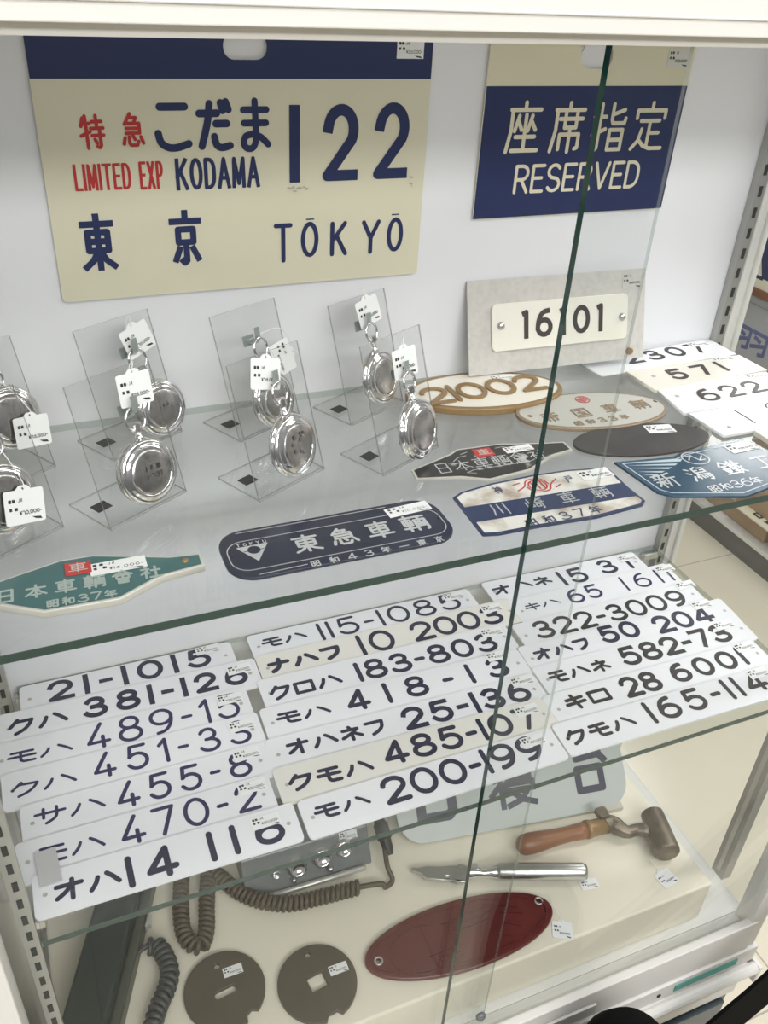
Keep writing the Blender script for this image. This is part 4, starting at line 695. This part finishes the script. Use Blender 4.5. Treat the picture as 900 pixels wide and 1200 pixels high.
# ================================================================== number plates on the lower shelf
INK = {'A': 'ink_navy', 'B': 'ink_navy', 'C': 'ink_navy'}
SPECIAL = {'A3': 'ink_violet', 'A4': 'ink_violet', 'A5': 'ink_violet', 'A6': 'ink_violet', 'C2': 'ink_violet', 'C3': 'ink_black', 'C6': 'ink_black', 'C7': 'ink_black', 'C5': 'ink_black'}
NUM = dict(A1='21-1015', A2='381-126', A3='489-15', A4='451-33', A5='455-8', A6='470-2', A7='14 116', B1='115-1085', B2='10 2003', B3='183-803', B4='418-13', B5='25-136', B6='485-107', B7='200-199', C1='15 31', C2='65 1611', C3='322-3009', C4='50 204', C5='582-73', C6='28 6001', C7='165-114')
PRICE = dict(B6='45,000', C2='28,000', B4='35,000', C5='35,000', A3='35,000')
WHERE = {'A': 'left', 'B': 'middle', 'C': 'right'}
for key, d in DATA['plates'].items():
    row = int(key[1]); H = 0.0455; t = 0.0025
    if key == 'A7' or key == 'B7' or key == 'C7': H = 0.0445
    back = 0.0003 if row == 1 else 0.0030; tilt = math.asin(back / H) if row > 1 else 0
    mw = frame((d['o'][0], d['o'][1], back + 0.0002), d['a']) @ Matrix.Rotation(tilt, 4, 'X')
    m = 'plate_offwhite' if key in ('B2', 'B6') else 'plate_white'
    o = link('number_plate', plate2d([rrect(0, -H, d['w'], 0, 0.005, 4)], t), m, mw=mw)
    tag(o, '%s number plate reading %s, %s column of the lower shelf' % ('yellowed' if key == 'B2' else 'white', NUM[key], WHERE[key[0]]), 'number plate', 'number plates on the lower shelf')
    lettering(d['t'], t + .0002, SPECIAL.get(key, INK[key[0]]), o)
    sx, sy = d['s']; sticker(o, sx, sy - .001, t + .0005, .0285, .0135, PRICE.get(key, '30,000'), 1.5)
    for hx in (0.010, d['w'] - 0.010):
        mb = MB(); mb.add([(x, y, t + .0002) for x, y in ellipse(hx, -H * .5 if row < 8 else -.03, .0022, .0022, 12)], [tuple(range(12))]); mb.build('screw_hole', 'hole_grey', o)
# clear plastic scrap on the front left plates
mb = MB(); mb.box((0, 0, 0), (.019, .038, .0012)); o = mb.build('plastic_strip', 'strip_clear', mw=frame((.0045, .0475, .0068), 4)); tag(o, 'small clear grey plastic strip lying on the front left number plates', 'plastic strip')

# ================================================================== pocket watches on acrylic stands
LEAN = 17; SH = 0.12; SWD = 0.08; BD = 0.055
def make_stand(key, label, w):
    r = root('watch_stand', label, 'display stand', frame((*DATA['stands'][key]['o'], Z1 + .0003), DATA['stands'][key]['yaw']), 'clear watch stands')
    a = math.radians(LEAN); up = Vector((0, math.sin(a), math.cos(a))); back = Vector((0, math.cos(a), -math.sin(a))); tt = .002
    b0 = Vector((0, 0, 0))
    p = [b0 + up * tt, b0 + up * SH, b0 + up * SH + back * tt, Vector((0, tt * 1.3, tt))]
    mb = MB(); x = Vector((w, 0, 0)); vs = p + [q + x for q in p]
    mb.add(vs, [(0, 4, 5, 1), (2, 6, 7, 3)], 0); mb.add(vs, [(1, 5, 6, 2), (3, 7, 4, 0), (0, 1, 2, 3), (7, 6, 5, 4)], 1); mb.build('panel', ['acrylic', 'acrylic_edge'], r)
    mb = MB(); mb.box((0, 0, 0), (w, BD, tt)); mb.m[2:6] = [1, 1, 1, 1]; mb.build('foot', ['acrylic', 'acrylic_edge'], r)
    mb = MB(); mb.box((.008, .026, tt), (.022, .038, tt + .0006)); mb.build('felt_pad', 'felt_dark', r)
    # hook: backing clip and a strap bent upward
    PM = Matrix.Rotation(math.radians(90 - LEAN), 4, 'X'); hx, hy = DATA['stands'][key]['h']
    mb = MB(); mb.box((hx - .009, hy - .006, .0003), (hx + .005, hy + .004, .0009)); mb.build('hook_plate', 'hook_metal', r, mw=PM)
    mb = MB(); pts = [(.0009, -.004), (.006, -.0045), (.0105, -.002), (.0125, .004), (.0132, .011)]
    vs = []; fs = []
    for z, y in pts:
        for xx, dz in ((-.003, 0), (.003, 0), (.003, .0007), (-.003, .0007)): vs.append((hx + xx, hy + y, z + dz))
    for i in range(len(pts) - 1):
        for k in range(4): fs.append((i * 4 + k, i * 4 + (k + 1) % 4, i * 4 + 4 + (k + 1) % 4, i * 4 + 4 + k))
    fs += [(3, 2, 1, 0), (16, 17, 18, 19)]; mb.add(vs, fs); mb.build('hook', 'hook_metal', r, mw=PM)
    return r, frame((*DATA['stands'][key]['o'], Z1 + .0003), DATA['stands'][key]['yaw']) @ PM
def make_watch(key, PM, label, group='steel pocket watches'):
    d = DATA['stands'][key]; w = Vector(d['w']); h = Vector(d['h']); up = (h - w); L = up.length; up.normalize(); R = d['r'] * 1.1; k = R / .025
    m = PM @ Matrix.Translation((w.x, w.y, .0082 if key[0] in '12' else .0125)) @ Matrix.Rotation(math.atan2(up.y, up.x) - PI / 2, 4, 'Z') @ Matrix.Rotation(math.radians(0 if key[0] in '12' else 9), 4, 'Y')
    r = root('pocket_watch', label, 'pocket watch', m, group)
    mb = MB(); mb.lathe([(q[0] * k, q[1] * k) for q in [(0, -.0064), (.017, -.0064), (.0215, -.005), (.0225, -.0036), (.0245, -.003), (.025, -.0012), (.0246, .0006), (.0232, .0012), (.0232, .0018), (.0244, .0024), (.0240, .004), (.0222, .0050), (.0215, .0048), (.0208, .0052), (.0185, .0062), (.0172, .0064), (.0168, .0060)]], 56); mb.build('watch_case', 'chrome', r, smooth=True)
    mb = MB(); mb.lathe([(q[0] * k, q[1] * k) for q in [(.0168, .0058), (.0160, .0064), (.0150, .0066), (.010, .0074), (0, .0078)]], 48); lid = mb.build('back_lid', 'chrome_worn', r, smooth=True)
    ce = min(L - .0098, R + .0165)
    mb = MB(); mb.tube([(0, R - .001, 0), (0, R + .002, 0), (0, R + .0026, 0), (0, ce - .0075, 0)], [.0042, .0034, .0028, .0026], 14); mb.build('neck', 'chrome', r, smooth=True)
    mb = MB(); n = 18; vs = []
    for y in (ce - .0085, ce - .0078, ce - .0025, ce - .0016):
        rr = .0034 if y in (ce - .0085, ce - .0016) else .0042
        vs += [((rr + (.0004 if q % 2 else 0)) * math.cos(2 * PI * q / n), y, (rr + (.0004 if q % 2 else 0)) * math.sin(2 * PI * q / n)) for q in range(n)]
    mb.add(vs, [(i * n + q, i * n + (q + 1) % n, i * n + n + (q + 1) % n, i * n + n + q) for i in range(3) for q in range(n)] + [tuple(range(n)), tuple(range(4 * n - 1, 3 * n - 1, -1))]); mb.build('crown', 'chrome', r)
    by = L - .0088; mb = MB(); mb.tube([(.0092 * math.sin(t), by + .0098 * math.cos(t), .0004) for t in [2 * PI * q / 30 for q in range(30)]], .00125, 8, closed=True); mb.build('bow', 'chrome', r, smooth=True)
    return r, lid, k * .0078 + .0002
WL = {'2f': 'front one of the pair with engraved lettering', }
SD = [('1f', 'clear stand at the left frame edge, front row', 'steel pocket watch at the left frame edge, front row', 'white price tag over the front watch at the left frame edge', '20,000', -14, 1),
      ('1b', 'clear stand at the left frame edge, back row', 'steel pocket watch at the left frame edge, back row', 'white price tag over the rear watch at the left frame edge', '25,000', -10, 1),
      ('2f', 'clear acrylic stand of the engraved watch, front row', 'steel pocket watch with engraved back, front row left of centre', 'white price tag above the engraved pocket watch', '25,000', -6, 0),
      ('2b', 'clear acrylic stand behind the engraved watch', 'dull steel pocket watch hanging behind the engraved watch', 'white tilted price tag behind and above the engraved watch', '25,000', 12, 0),
      ('3f', 'clear acrylic stand in the middle of the front row', 'steel pocket watch with stained back, middle of the front row', 'white tilted price tag hanging over the middle front watch', '25,000', -17, 0),
      ('3b', 'clear acrylic stand in the middle of the back row', 'steel pocket watch half hidden behind the middle front watch', 'white price tag turned sideways on the middle rear stand', '25,000', -80, 0),
      ('4f', 'clear acrylic stand nearest the oval 21002 plate, front row', 'steel pocket watch beside the oval 21002 plate, front row', 'white price tag on the stand next to the oval 21002 plate', '30,000', -2, 0),
      ('4b', 'clear acrylic stand at the right end of the back row', 'steel pocket watch at the right end of the back row', 'white price tag at the right end of the back row', '40,000', 8, 0)]
for key, sl, wl_, tl, price, ang, front in SD:
    st_, PM = make_stand(key, sl, SWD)
    wt, lid, wm = make_watch(key, PM, wl_)
    if key == '2f': lettering([['JR国', -.0075, .0022, 0, .0155, .0042, .0006, 0], ['J-23i', -.0075, -.0045, 0, .0155, .0042, .0005, 0]], wm, 'print', lid, name='engraving')
    if key == '2b': lettering([['345', -.006, .001, 0, .011, .0036, .0005, 0]], wm, 'print', lid, name='engraving')
    if key == '3f':
        mb = MB(); rn = random.Random(5)
        for q in range(9):
            cx, cy, rr = rn.uniform(-.009, .009), rn.uniform(-.010, .010), rn.uniform(.0012, .0028); mb.add([(cx + rr * math.cos(a) * rn.uniform(.7, 1.2), cy + rr * math.sin(a), wm + q * 2e-6) for a in [2 * PI * j / 9 for j in range(9)]], [tuple(range(9))])
        mb.build('stains', 'stain_grey', lid)
    tx, ty = DATA['stands'][key]['t']; off = .0190 if front else .0070
    if key == '3b': off = .0045
    hx, hy = DATA['stands'][key]['h']; sgn = math.radians(ang); c, s_ = math.cos(-sgn), math.sin(-sgn); v = (hx - tx, hy - ty); loc = (v[0] * c - v[1] * s_, v[0] * s_ + v[1] * c)
    string = [(0.004, .022, -.002), (loc[0] + .006, max(loc[1], .012), -.004), (loc[0], loc[1] - .004, -.0035)] if not front else [(0.001, .019, -.001), (loc[0] * .5, loc[1] * .5 + .012, -.006), (loc[0], loc[1] - .004, -.010)]
    hang_tag(PM @ Matrix.Translation((tx, ty, off)) @ Matrix.Rotation(sgn, 4, 'Z'), tl, price, .032, .026, string, 'price tags of the watches')

# ================================================================== things on the plinth
B = DATA['base']; ZT = ZB + .0003
d = B['shindai']; lw, rw = -.180, .184
o = link('berth_sign', plate2d([rrect(lw, 0, rw, .150, .040, 8)], .005, .001), 'frost', mw=frame((*d['o'], ZT + .0005), d['yaw'], 45)); tag(o, 'frosted pale green sign with big dark characters and the letter B, leaning below the plates', 'sign')
lettering([['B', -.150, .026, 0, .062, .088, .0145, 2], ['寝', -.040, .026, 0, .080, .088, .0085, 2], ['台', .086, .026, 0, .078, .088, .0105, 2]], .0053, 'ink_navy', o)
mb = MB(); mb.box((-.02, 0, 0), (.02, .03, .075)); mb.box((.10, 0, 0), (.14, .03, .075), x=Matrix.Translation((0, 0, 0))); tag(mb.build('sign_support', 'rubber_beige', mw=frame((d['o'][0] - .02, d['o'][1] + .083, ZT), d['yaw']), bevel=.002), 'beige support block behind the frosted sign', 'support')
bx = B['block']; mb = MB(); mb.box((-.014, -.010, 0), (.014, .012, .008)); tag(mb.build('stop_block', 'rubber_beige', mw=frame((bx[0] + .002, bx[1] - .002, ZT), -6), bevel=.001), 'small beige stop block at the foot of the frosted sign', 'block')
# hammer
h = {k: Vector(v) for k, v in B['hammer'].items()}; zc = ZB + .015
def flatz(v, z): return Vector((v.x, v.y, z))
hb, hw_, hc, hn, h0, h1 = (h[k] for k in ('butt', 'wood', 'collar', 'neck', 'head0', 'head1'))
hr = root('hammer', 'old inspection hammer with turned wooden handle and iron head', 'hammer', Matrix.Translation((hw_.x, hw_.y, ZT))); HO = -Vector((hw_.x, hw_.y, ZT))
ax = (hw_ - hb); ln = ax.length; axn = ax.normalized()
mb = MB(); mb.tube([flatz(hb + axn * ln * t, ZT + .0155) for t in (0, .03, .09, .2, .35, .55, .75, .9, 1.0)], [.006, .0115, .0145, .0153, .0140, .0118, .0112, .0118, .0122], 20); mb.build('handle', 'wood', hr, smooth=True, loc=HO)
c2 = hc
mb = MB(); mb.tube([flatz(hw_, ZT + .0155), flatz(hw_ + axn * .006, ZT + .0155), flatz(hw_ + axn * .008, ZT + .0155), flatz(hw_ + axn * .034, ZT + .0155)], [.0135, .0135, .0122, .0115], 20); mb.build('ferrule', 'brass_brown', hr, smooth=True, loc=HO)
s0 = flatz(hw_ + axn * .030, ZT + .0155); s3 = flatz((h0 + h1) / 2 + Vector((-.012, .012, 0)), ZT + .0165)
mb = MB(); mb.tube(smooth([s0, s0 + axn * .012, flatz(s0.lerp(s3, .45) + Vector((0, -.007, 0)), ZT + .0155), flatz(s0.lerp(s3, .75), ZT + .0155), s3], 5), [.0128] * 5 + [.0125] * 3 + [.0115, .0105, .0095, .009, .0085, .0085, .0085, .0085, .009, .0095, .010, .010, .010], 16)
mb.box(tuple(s0 + Vector((-.004, .004, .004))), tuple(s0 + Vector((.010, .022, .014)))); mb.build('shank', 'iron', hr, smooth=False, loc=HO)
a0, a1 = flatz(h0, ZT + .0195), flatz(h1, ZT + .0195); hd = (a1 - a0).normalized()
mb = MB(); mb.tube([a0 - hd * .004, a0 - hd * .002, a0, a0 + (a1 - a0) * .5, a1 - hd * .003, a1, a1 + hd * .001], [.014, .0165, .0170, .0180, .0186, .0178, .0165], 24); mb.build('head', 'iron', hr, smooth=True, loc=HO)
# grafting-knife shaped steel tool
kf = {k: flatz(Vector(v), ZT) for k, v in B['knife'].items()}; ka = kf['end'] - kf['tip']; L = ka.length; yaw = math.degrees(math.atan2(ka.y, ka.x))
kr = root('steel_punch', 'steel hand tool with hooked flat blade and round polished handle', 'hand tool', frame(tuple(kf['tip'] + Vector((.004, -.004, 0))), yaw))
bl = [(0, .004), (.006, .0005), (.012, -.001), (.020, -.010), (.045, -.0125), (.060, -.012), (.062, -.016), (.074, -.0155), (.080, -.009), (.080, .008), (.072, .013), (.068, .0135), (.066, .009), (.055, .010), (.040, .0085), (.022, .0095), (.010, .0055), (.003, .0075)]
link('blade', plate2d([bl, rrect(.0475, -.0115, .0525, -.006, .0005, 2)], .006, .0008, .006), 'steel', kr)
mb = MB(); mb.tube([(.078, 0, .011), (.082, 0, .011), (.090, 0, .011), (.100, -.001, .011), (.112, 0, .0115), (.124, 0, .012)], [.009, .0095, .0075, .0062, .0085, .0108], 18); mb.build('neck', 'chrome', kr, smooth=True)
mb = MB(); mb.lathe([(.0055, 0), (.0055, .002), (.003, .0026), (0, .0026)], 14, x=Matrix.Translation((.088, .003, .0175))); mb.build('screw', 'chrome', kr)
mb = MB(); mb.tube([(.120, 0, .0125), (.123, 0, .0125), (L - .006, 0, .0125), (L - .001, 0, .0125), (L, 0, .0125)], [.0105, .012, .012, .0105, .006], 24); mb.build('grip', 'steel', kr, smooth=True)
# red oval plate
d = B['red']; rx = d['rx']; ry = .047; hl = [ellipse(q[0], q[1], .0038, .0038, 14) for q in d['holes']]
fo = flat_o = frame((d['o'][0] + .0, d['o'][1] + .001, ZT), d['a'])
o = link('oval_plate', plate2d([ellipse(0, 0, rx, ry, 64)] + hl, .007, .0018), 'red_lacquer', mw=fo); tag(o, 'dark red lacquered oval cast plate with two eyelets, at the front of the plinth', 'plate')
mb = MB(); stroke_mesh(mb, [ellipse(0, 0, rx - .009, ry - .009, 56) + [(rx - .009, 0)], arc(-.055, -.005, .045, .032, 60, 300, 14), [(-.02, .02), (.045, .026)], [(-.01, .012), (.05, .018)], [(-.012, .004), (.045, .009)], [(.06, .024), (.085, .012)], [(.062, .012), (.09, .002)], [(.058, -.002), (.08, -.014)], [(.04, -.012), (.06, -.022)], [(-.04, -.024), (-.012, -.022)], [(-.05, -.016), (-.018, -.014)]], .0022, .0070, .0018, False, 8); mb.build('relief', 'red_lacquer', o)
for q in d['holes']:
    mb = MB(); mb.tube([(q[0] + .0048 * math.cos(a), q[1] + .0048 * math.sin(a), .0075) for a in [2 * PI * j / 20 for j in range(20)]], .0012, 8, closed=True); mb.build('eyelet', 'aluminium', o, smooth=True)
# brown discs
def disc(key, label, inner, small, stk, notch, price):
    d = B[key]; R = .0492; n = 72; pts = []
    for q in range(n):
        a = 2 * PI * q / n; da = (a - notch + PI) % (2 * PI) - PI
        pts.append((R * math.cos(a), R * math.sin(a)) if abs(da) > .16 else ((R - .007) * math.cos(a), (R - .007) * math.sin(a)))
    o = link('token_disc', plate2d([pts, inner, ellipse(small[0], small[1], .0038, .0038, 16)], .006, .0008), 'fibre_brown', mw=frame((*d['o'], ZT), 0)); tag(o, label, 'token', 'brown token discs')
    sticker(o, stk[0], stk[1], .0061, .024, .0125, price, 0)
ca, sa = math.cos(.12), math.sin(.12)
sl = [(x * ca - y * sa, x * sa + y * ca - .003) for x, y in rrect(-.0135, -.0048, .0135, .0048, .0045, 5)]
disc('disc1', 'brown round token disc with an oblong centre hole', sl, (-.0022, .0322), (.015, .0195), -1.05, '30,000')
disc('disc2', 'brown round token disc with a square centre hole', [(x * ca - y * sa, x * sa + y * ca + .001) for x, y in ((-.0105, -.0095), (.0105, -.0095), (.0105, .0095), (-.0105, .0095))], (-.0003, .0374), (.030, .0068), -1.42, '35,000')
# grey control box with sockets
b = B['box']; fl = Vector((.222, .205, 0)); fr = Vector((.402, .201, 0)); ya = math.degrees(math.atan2(fr.y - fl.y, fr.x - fl.x)); wB = (fr - fl).length
br_ = root('control_box', 'grey metal control box with a row of chrome sockets, under the middle plates', 'control box', frame((fl.x, fl.y, ZT), ya))
mb = MB(); mb.add([(0, 0, 0), (wB, 0, 0), (wB, .095, 0), (0, .095, 0), (0, .028, .050), (wB, .028, .050), (wB, .095, .056), (0, .095, .056)], [(3, 2, 1, 0), (4, 5, 6, 7), (0, 1, 5, 4), (1, 2, 6, 5), (2, 3, 7, 6), (3, 0, 4, 7)]); mb.build('housing', 'box_grey', br_, bevel=.002)
SM = Matrix.Rotation(math.atan2(.050, .028), 4, 'X')
mb = MB(); mb.tube([(.022, -.0055, .0045), (.024, -.0055, .0045), (.166, -.0055, .0045), (.168, -.0055, .0045)], [.002, .0042, .0042, .002], 12); mb.build('lip_bar', 'aluminium', br_, smooth=True)
for x, y, r in ((.044, .028, .0055), (.074, .028, .0125), (.110, .031, .0125), (.142, .035, .0115)):
    mb = MB(); mb.lathe([(r * 1.15, 0), (r * 1.15, .002), (r, .003), (r, .0075), (r * .75, .0085), (r * .7, .006), (0, .006)], 24, x=SM @ Matrix.Translation((x, y, .0003))); mb.build('socket', 'chrome', br_, smooth=True)
for x in (.066, .118):
    mb = MB(); mb.lathe([(.004, 0), (.004, .008), (.003, .010), (0, .010)], 14, x=SM @ Matrix.Translation((x, .013, .0003))); mb.build('stud', 'steel', br_, smooth=True)
st2 = sticker(br_, 0, 0, 0, .026, .013, '50,000'); st2.matrix_basis = SM @ Matrix.Translation((.138, .044, .0006))
# coiled cords
def resample(pts, step):
    out = [pts[0]]; acc = 0
    for i in range(1, len(pts)):
        a, b2 = Vector(pts[i - 1]), Vector(pts[i]); l = (b2 - a).length; q = step - acc
        while q <= l: out.append(a.lerp(b2, q / l)); q += step
        acc = l - (q - step)
    return [Vector(p) for p in out]
def coil(pts, R, wire, pitch, per=12):
    p = resample(smooth([Vector(q) for q in pts], 10), pitch / per); out = []; upv = Vector((0, 0, 1))
    for i in range(len(p)):
        dd = (p[min(i + 1, len(p) - 1)] - p[max(i - 1, 0)]).normalized(); w = dd.cross(upv).normalized(); u = w.cross(dd)
        a = 2 * PI * i / per; out.append(p[i] + w * math.cos(a) * R + u * math.sin(a) * R)
    mb = MB(); mb.tube(out, wire, 7); return mb
zc = ZT + .0118; cd = [Vector((q[0], q[1], zc)) for q in B['cord']]
cr = root('coiled_cord', 'brown coiled cord with black plug lying along the grey control box', 'cord', Matrix.Translation((cd[6].x, cd[6].y, ZT))); CO = -Vector((cd[6].x, cd[6].y, ZT))
coil(cd[4:], .0078, .0033, .0070).build('coil', 'cord_brown', cr, smooth=True, loc=CO)
mb = MB(); mb.tube(smooth([flatz(cd[0], ZT + .030), flatz(cd[1] + Vector((0, .008, 0)), ZT + .018), flatz(cd[1] + Vector((.002, -.008, 0)), ZT + .006), flatz(cd[2], ZT + .006), flatz(cd[3] + Vector((0, -.004, 0)), ZT + .010), cd[4]], 6), .0035, 8); mb.build('lead', 'cord_brown', cr, smooth=True, loc=CO)
pv = Vector((.424, .222, ZT + .036)); dv = Vector((.0, -.035, -.018)).normalized()
mb = MB(); mb.tube([pv - dv * .020, pv - dv * .010, pv - dv * .0095, pv + dv * .012, pv + dv * .0125, pv + dv * .026, pv + dv * .034], [.007, .0085, .0105, .0105, .0085, .0075, .0045], 16); mb.build('plug', 'plug_black', cr, loc=CO)
u = [Vector((q[0], q[1], ZT + .0128)) for q in B['ucoil']]
cu = root('coiled_cord', 'brown coiled cord bent in a tight loop beside the green case', 'cord', Matrix.Translation((u[4].x, u[4].y, ZT)))
upts = [Vector((.155, .290, zc)), Vector((.1445, .248, zc)), Vector((.1375, .215, zc)), Vector((.1345, .187, zc)), Vector((.1400, .166, zc)), Vector((.1525, .160, zc)), Vector((.1625, .178, zc)), Vector((.1705, .212, zc)), Vector((.1790, .243, zc)), Vector((.188, .275, zc))]
coil(upts, .0080, .0033, .0072).build('coil', 'cord_brown', cu, smooth=True, loc=-Vector((u[4].x, u[4].y, ZT)))
# dark green case with its own cord
c0 = Vector((.0715, .2500, ZT)); c1 = Vector((.0045, .085, ZT)); av = c1 - c0; gy = math.degrees(math.atan2(av.y, av.x)) + 90
gc = root('signal_case', 'long dark green metal case lying at the left end of the plinth', 'case', frame(tuple(c0.lerp(c1, .5)), gy)); hl_ = av.length / 2 + .035
mb = MB(); mb.box((-.030, -hl_ + .030, .004), (.022, hl_, .046)); mb.build('body', 'case_green', gc, bevel=.005)
mb = MB(); mb.box((.022, -hl_ + .030, .002), (.034, hl_ - .002, .030)); sd = mb.build('side_flange', 'case_green_side', gc, bevel=.003)
mb = MB(); mb.box((.0345, .052, .010), (.038, .074, .024)); mb.box((.036, .056, .0115), (.0415, .062, .022), 0); mb.build('clasp', 'aluminium', sd, bevel=.001)
dc = [Vector((q[0], q[1], ZT + .0125)) for q in B['dcoil']]
cc = root('coiled_cord', 'dark grey coiled cord beside the green case, left of the brown discs', 'cord', Matrix.Translation((dc[5].x, dc[5].y, ZT))); DO = -Vector((dc[5].x, dc[5].y, ZT))
coil([dc[3]] + dc[4:10] + [Vector((.074, .066, ZT + .0125))], .0088, .0036, .0080).build('coil', 'cord_dark', cc, smooth=True, loc=DO)
mb = MB(); mb.tube(smooth([flatz(dc[0], ZT + .006), flatz(dc[1], ZT + .012), flatz(dc[2], ZT + .018), flatz(dc[3], ZT + .0195)], 5), .0032, 8); mb.tube([flatz(dc[0] + Vector((0, -.004, 0)), ZT + .006), flatz(dc[0] + Vector((0, .003, 0)), ZT + .006)], .0048, 10); mb.build('lead', 'cord_dark', cc, smooth=True, loc=DO)
# price tags of the tools
tg = B['tags']
def lay_tag(q, yaw, label, string, w=.027, h=.024, price='12,000'): hang_tag(frame((q[0], q[1], ZT + .0004), yaw), label, price, w, h, string, 'price tags lying on the plinth')
lay_tag(tg[0], 10, 'white price tag lying below the hammer head', [(-.001, .020, .003), (-.003, .030, .008)])
lay_tag((tg[1][0] - .001, tg[1][1] - .0035), -8, 'white price tag at the end of the steel tool', None, .026, .016, '25,000')
lay_tag(tg[2], -28, 'white price tag tied to the right eyelet of the red plate', [(-.004, .017, .004), (-.013, .030, .010), (-.016, .042, .010)], price='20,000')

# ================================================================== beyond the right side of the case, across the aisle
XR = 2.1
rk = root('display_rack', 'grey display rack across the aisle with a dark kick board', 'display rack', Matrix.Translation((XR + .3, 1.2, ZF))); RO = -Vector((XR + .3, 1.2, ZF))
mb = MB(); mb.box((XR, .0, ZF), (XR + .6, 2.4, ZF + .075)); mb.build('kick_board', 'kick_dark', rk, loc=RO)
mb = MB(); mb.box((XR - .01, .0, ZF + .075), (XR + .6, 2.4, ZF + .09)); mb.build('deck', 'case_white', rk, loc=RO)
mb = MB(); mb.box((XR + .05, .0, -.145), (XR + .6, 2.4, -.13)); mb.m[5] = 1; mb.build('rack_shelf', ['shelf_glass', 'glass_edge_pale'], rk, loc=RO)
mb = MB(); mb.box((XR + .55, .0, ZF), (XR + .6, 2.4, 1.0)); mb.build('rack_back', 'rack_grey', rk, loc=RO)
SMX = Matrix(((0, 0, -1, 0), (-1, 0, 0, 0), (0, 1, 0, 0), (0, 0, 0, 1)))   # local x runs towards -Y, local y up, facing -X
def rack_sign(y, z, lean): return Matrix.Translation((XR + .07, y, z)) @ SMX @ Matrix.Rotation(math.radians(-lean), 4, 'X')
o = link('train_sign', plate2d([rrect(0, 0, .52, .50, .006, 3)], .003), 'sign_cream', mw=rack_sign(1.57, -.108, 8)); tag(o, 'cream and blue sign on the rack across the aisle, seen at the right edge', 'sign')
mb = MB(); mb.add([(.095, .03, .0034), (.50, .03, .0034), (.50, .47, .0034), (.035, .135, .0034)], [(0, 1, 2, 3)]); stroke_mesh(mb, [[(.015, .03), (.095, .03)]], .010, .0034, 0, True, 6); mb.build('painted_field', 'navy', o)['label'] = 'blue painted field'
lettering([['座', .055, .15, 0, .10, .13, .016, 2], ['席', .18, .15, 0, .10, .13, .016, 2]], .0042, 'sign_cream', o)
mb = MB(); mb.box((XR + .06, .99, -.1295), (XR + .14, 1.59, -.1085)); tag(mb.build('wooden_ledge', 'wood'), 'brown wooden ledge under the sign across the aisle', 'ledge')
o = link('train_sign', plate2d([rrect(0, 0, .50, .26, .004, 3)], .003), 'rack_grey', mw=rack_sign(1.60, -.42, 2)); tag(o, 'grey sign with a blue character on the rack across the aisle', 'sign')
lettering([['羽', .075, .118, 0, .15, .080, .012, 2]], .0034, 'rack_blue', o)
for x0, y0, z0, x1, y1, z1, l, nm in ((XR + .02, 1.12, ZF + .0905, XR + .40, 1.47, -.655, 'brown cardboard box on the rack deck, farther from the case', 'cardboard_box'), (XR + .02, .62, ZF + .0905, XR + .42, 1.10, -.735, 'brown cardboard box on the rack deck, nearer the right edge', 'cardboard_box')):
    bx_ = MB(); bx_.box((x0, y0, z0), (x1, y1, z1)); ob = bx_.build(nm, 'cardboard', bevel=.004); tag(ob, l, 'box', 'cardboard boxes across the aisle')
    mb = MB(); mb.box((x0 - .0006, (y0 + y1) / 2 - .025, z1 - .09), (x0, (y0 + y1) / 2 + .025, z1)); mb.box((x0, (y0 + y1) / 2 - .025, z1), (x1, (y0 + y1) / 2 + .025, z1 + .0006)); mb.build('packing_tape', 'rubber_beige', ob)
o = link('train_sign', plate2d([rrect(0, 0, .40, .30, .004, 3)], .004), 'sign_cream', mw=Matrix.Translation((XR - .02, 1.24, -.7338)) @ Matrix.Rotation(math.radians(-90), 4, 'Z')); tag(o, 'cream lettered board lying on the nearer cardboard box', 'sign')
lettering([['自動', .05, .02, 0, .11, .06, .008, 2]], .0046, 'ink_black', o)
# white neighbouring cabinet at the left
mb = MB(); mb.box((-.42, -.02, ZF), (-.075, .36, .9)); tag(mb.build('white_cabinet', 'case_white', bevel=.004), 'plain white cabinet standing left of the showcase', 'cabinet')
# black bag and strap in front of the case
mb = MB(); pth = smooth([Vector(q) for q in ((.66, -.15, -.80), (.86, -.15, -.72), (1.06, -.145, -.56), (1.15, -.135, -.38), (1.12, -.125, -.25), (1.045, -.12, -.25), (.965, -.12, -.31), (.885, -.12, -.395), (.845, -.12, -.442), (.795, -.12, -.492), (.72, -.125, -.56), (.66, -.13, -.62))], 5)
vs = []; fs = []
for i, p_ in enumerate(pth):
    dd = (pth[min(i + 1, len(pth) - 1)][0] - pth[max(i - 1, 0)][0], pth[min(i + 1, len(pth) - 1)][2] - pth[max(i - 1, 0)][2]); l = math.hypot(*dd); nx, nz = -dd[1] / l, dd[0] / l
    p_ = Vector(p_); hw2 = .046
    for s_, y_ in ((-1, 0), (1, 0), (1, .005), (-1, .005)): vs.append((p_.x + nx * hw2 * s_ , p_.y + y_, p_.z + nz * hw2 * s_))
for i in range(len(pth) - 1):
    for k in range(4): fs.append((i * 4 + k, i * 4 + 4 + k, i * 4 + 4 + (k + 1) % 4, i * 4 + (k + 1) % 4))
fs += [(0, 1, 2, 3), (len(vs) - 1, len(vs) - 2, len(vs) - 3, len(vs) - 4)]
bag = root('shoulder_bag', 'black shoulder bag with a wide strap in front of the showcase corner', 'bag', Matrix.Translation((.605, -.135, ZF)))
BO = -Vector((.605, -.135, ZF)); mb.add(vs, fs); mb.build('strap', 'strap_black', bag, loc=BO)
mb = MB(); mb.lathe([(0, 0), (.055, 0), (.064, .02), (.066, .25), (.064, .45), (.058, .508), (.045, .537), (.02, .55), (0, .552)], 28); mb.build('bag_body', 'strap_black', bag, smooth=True)
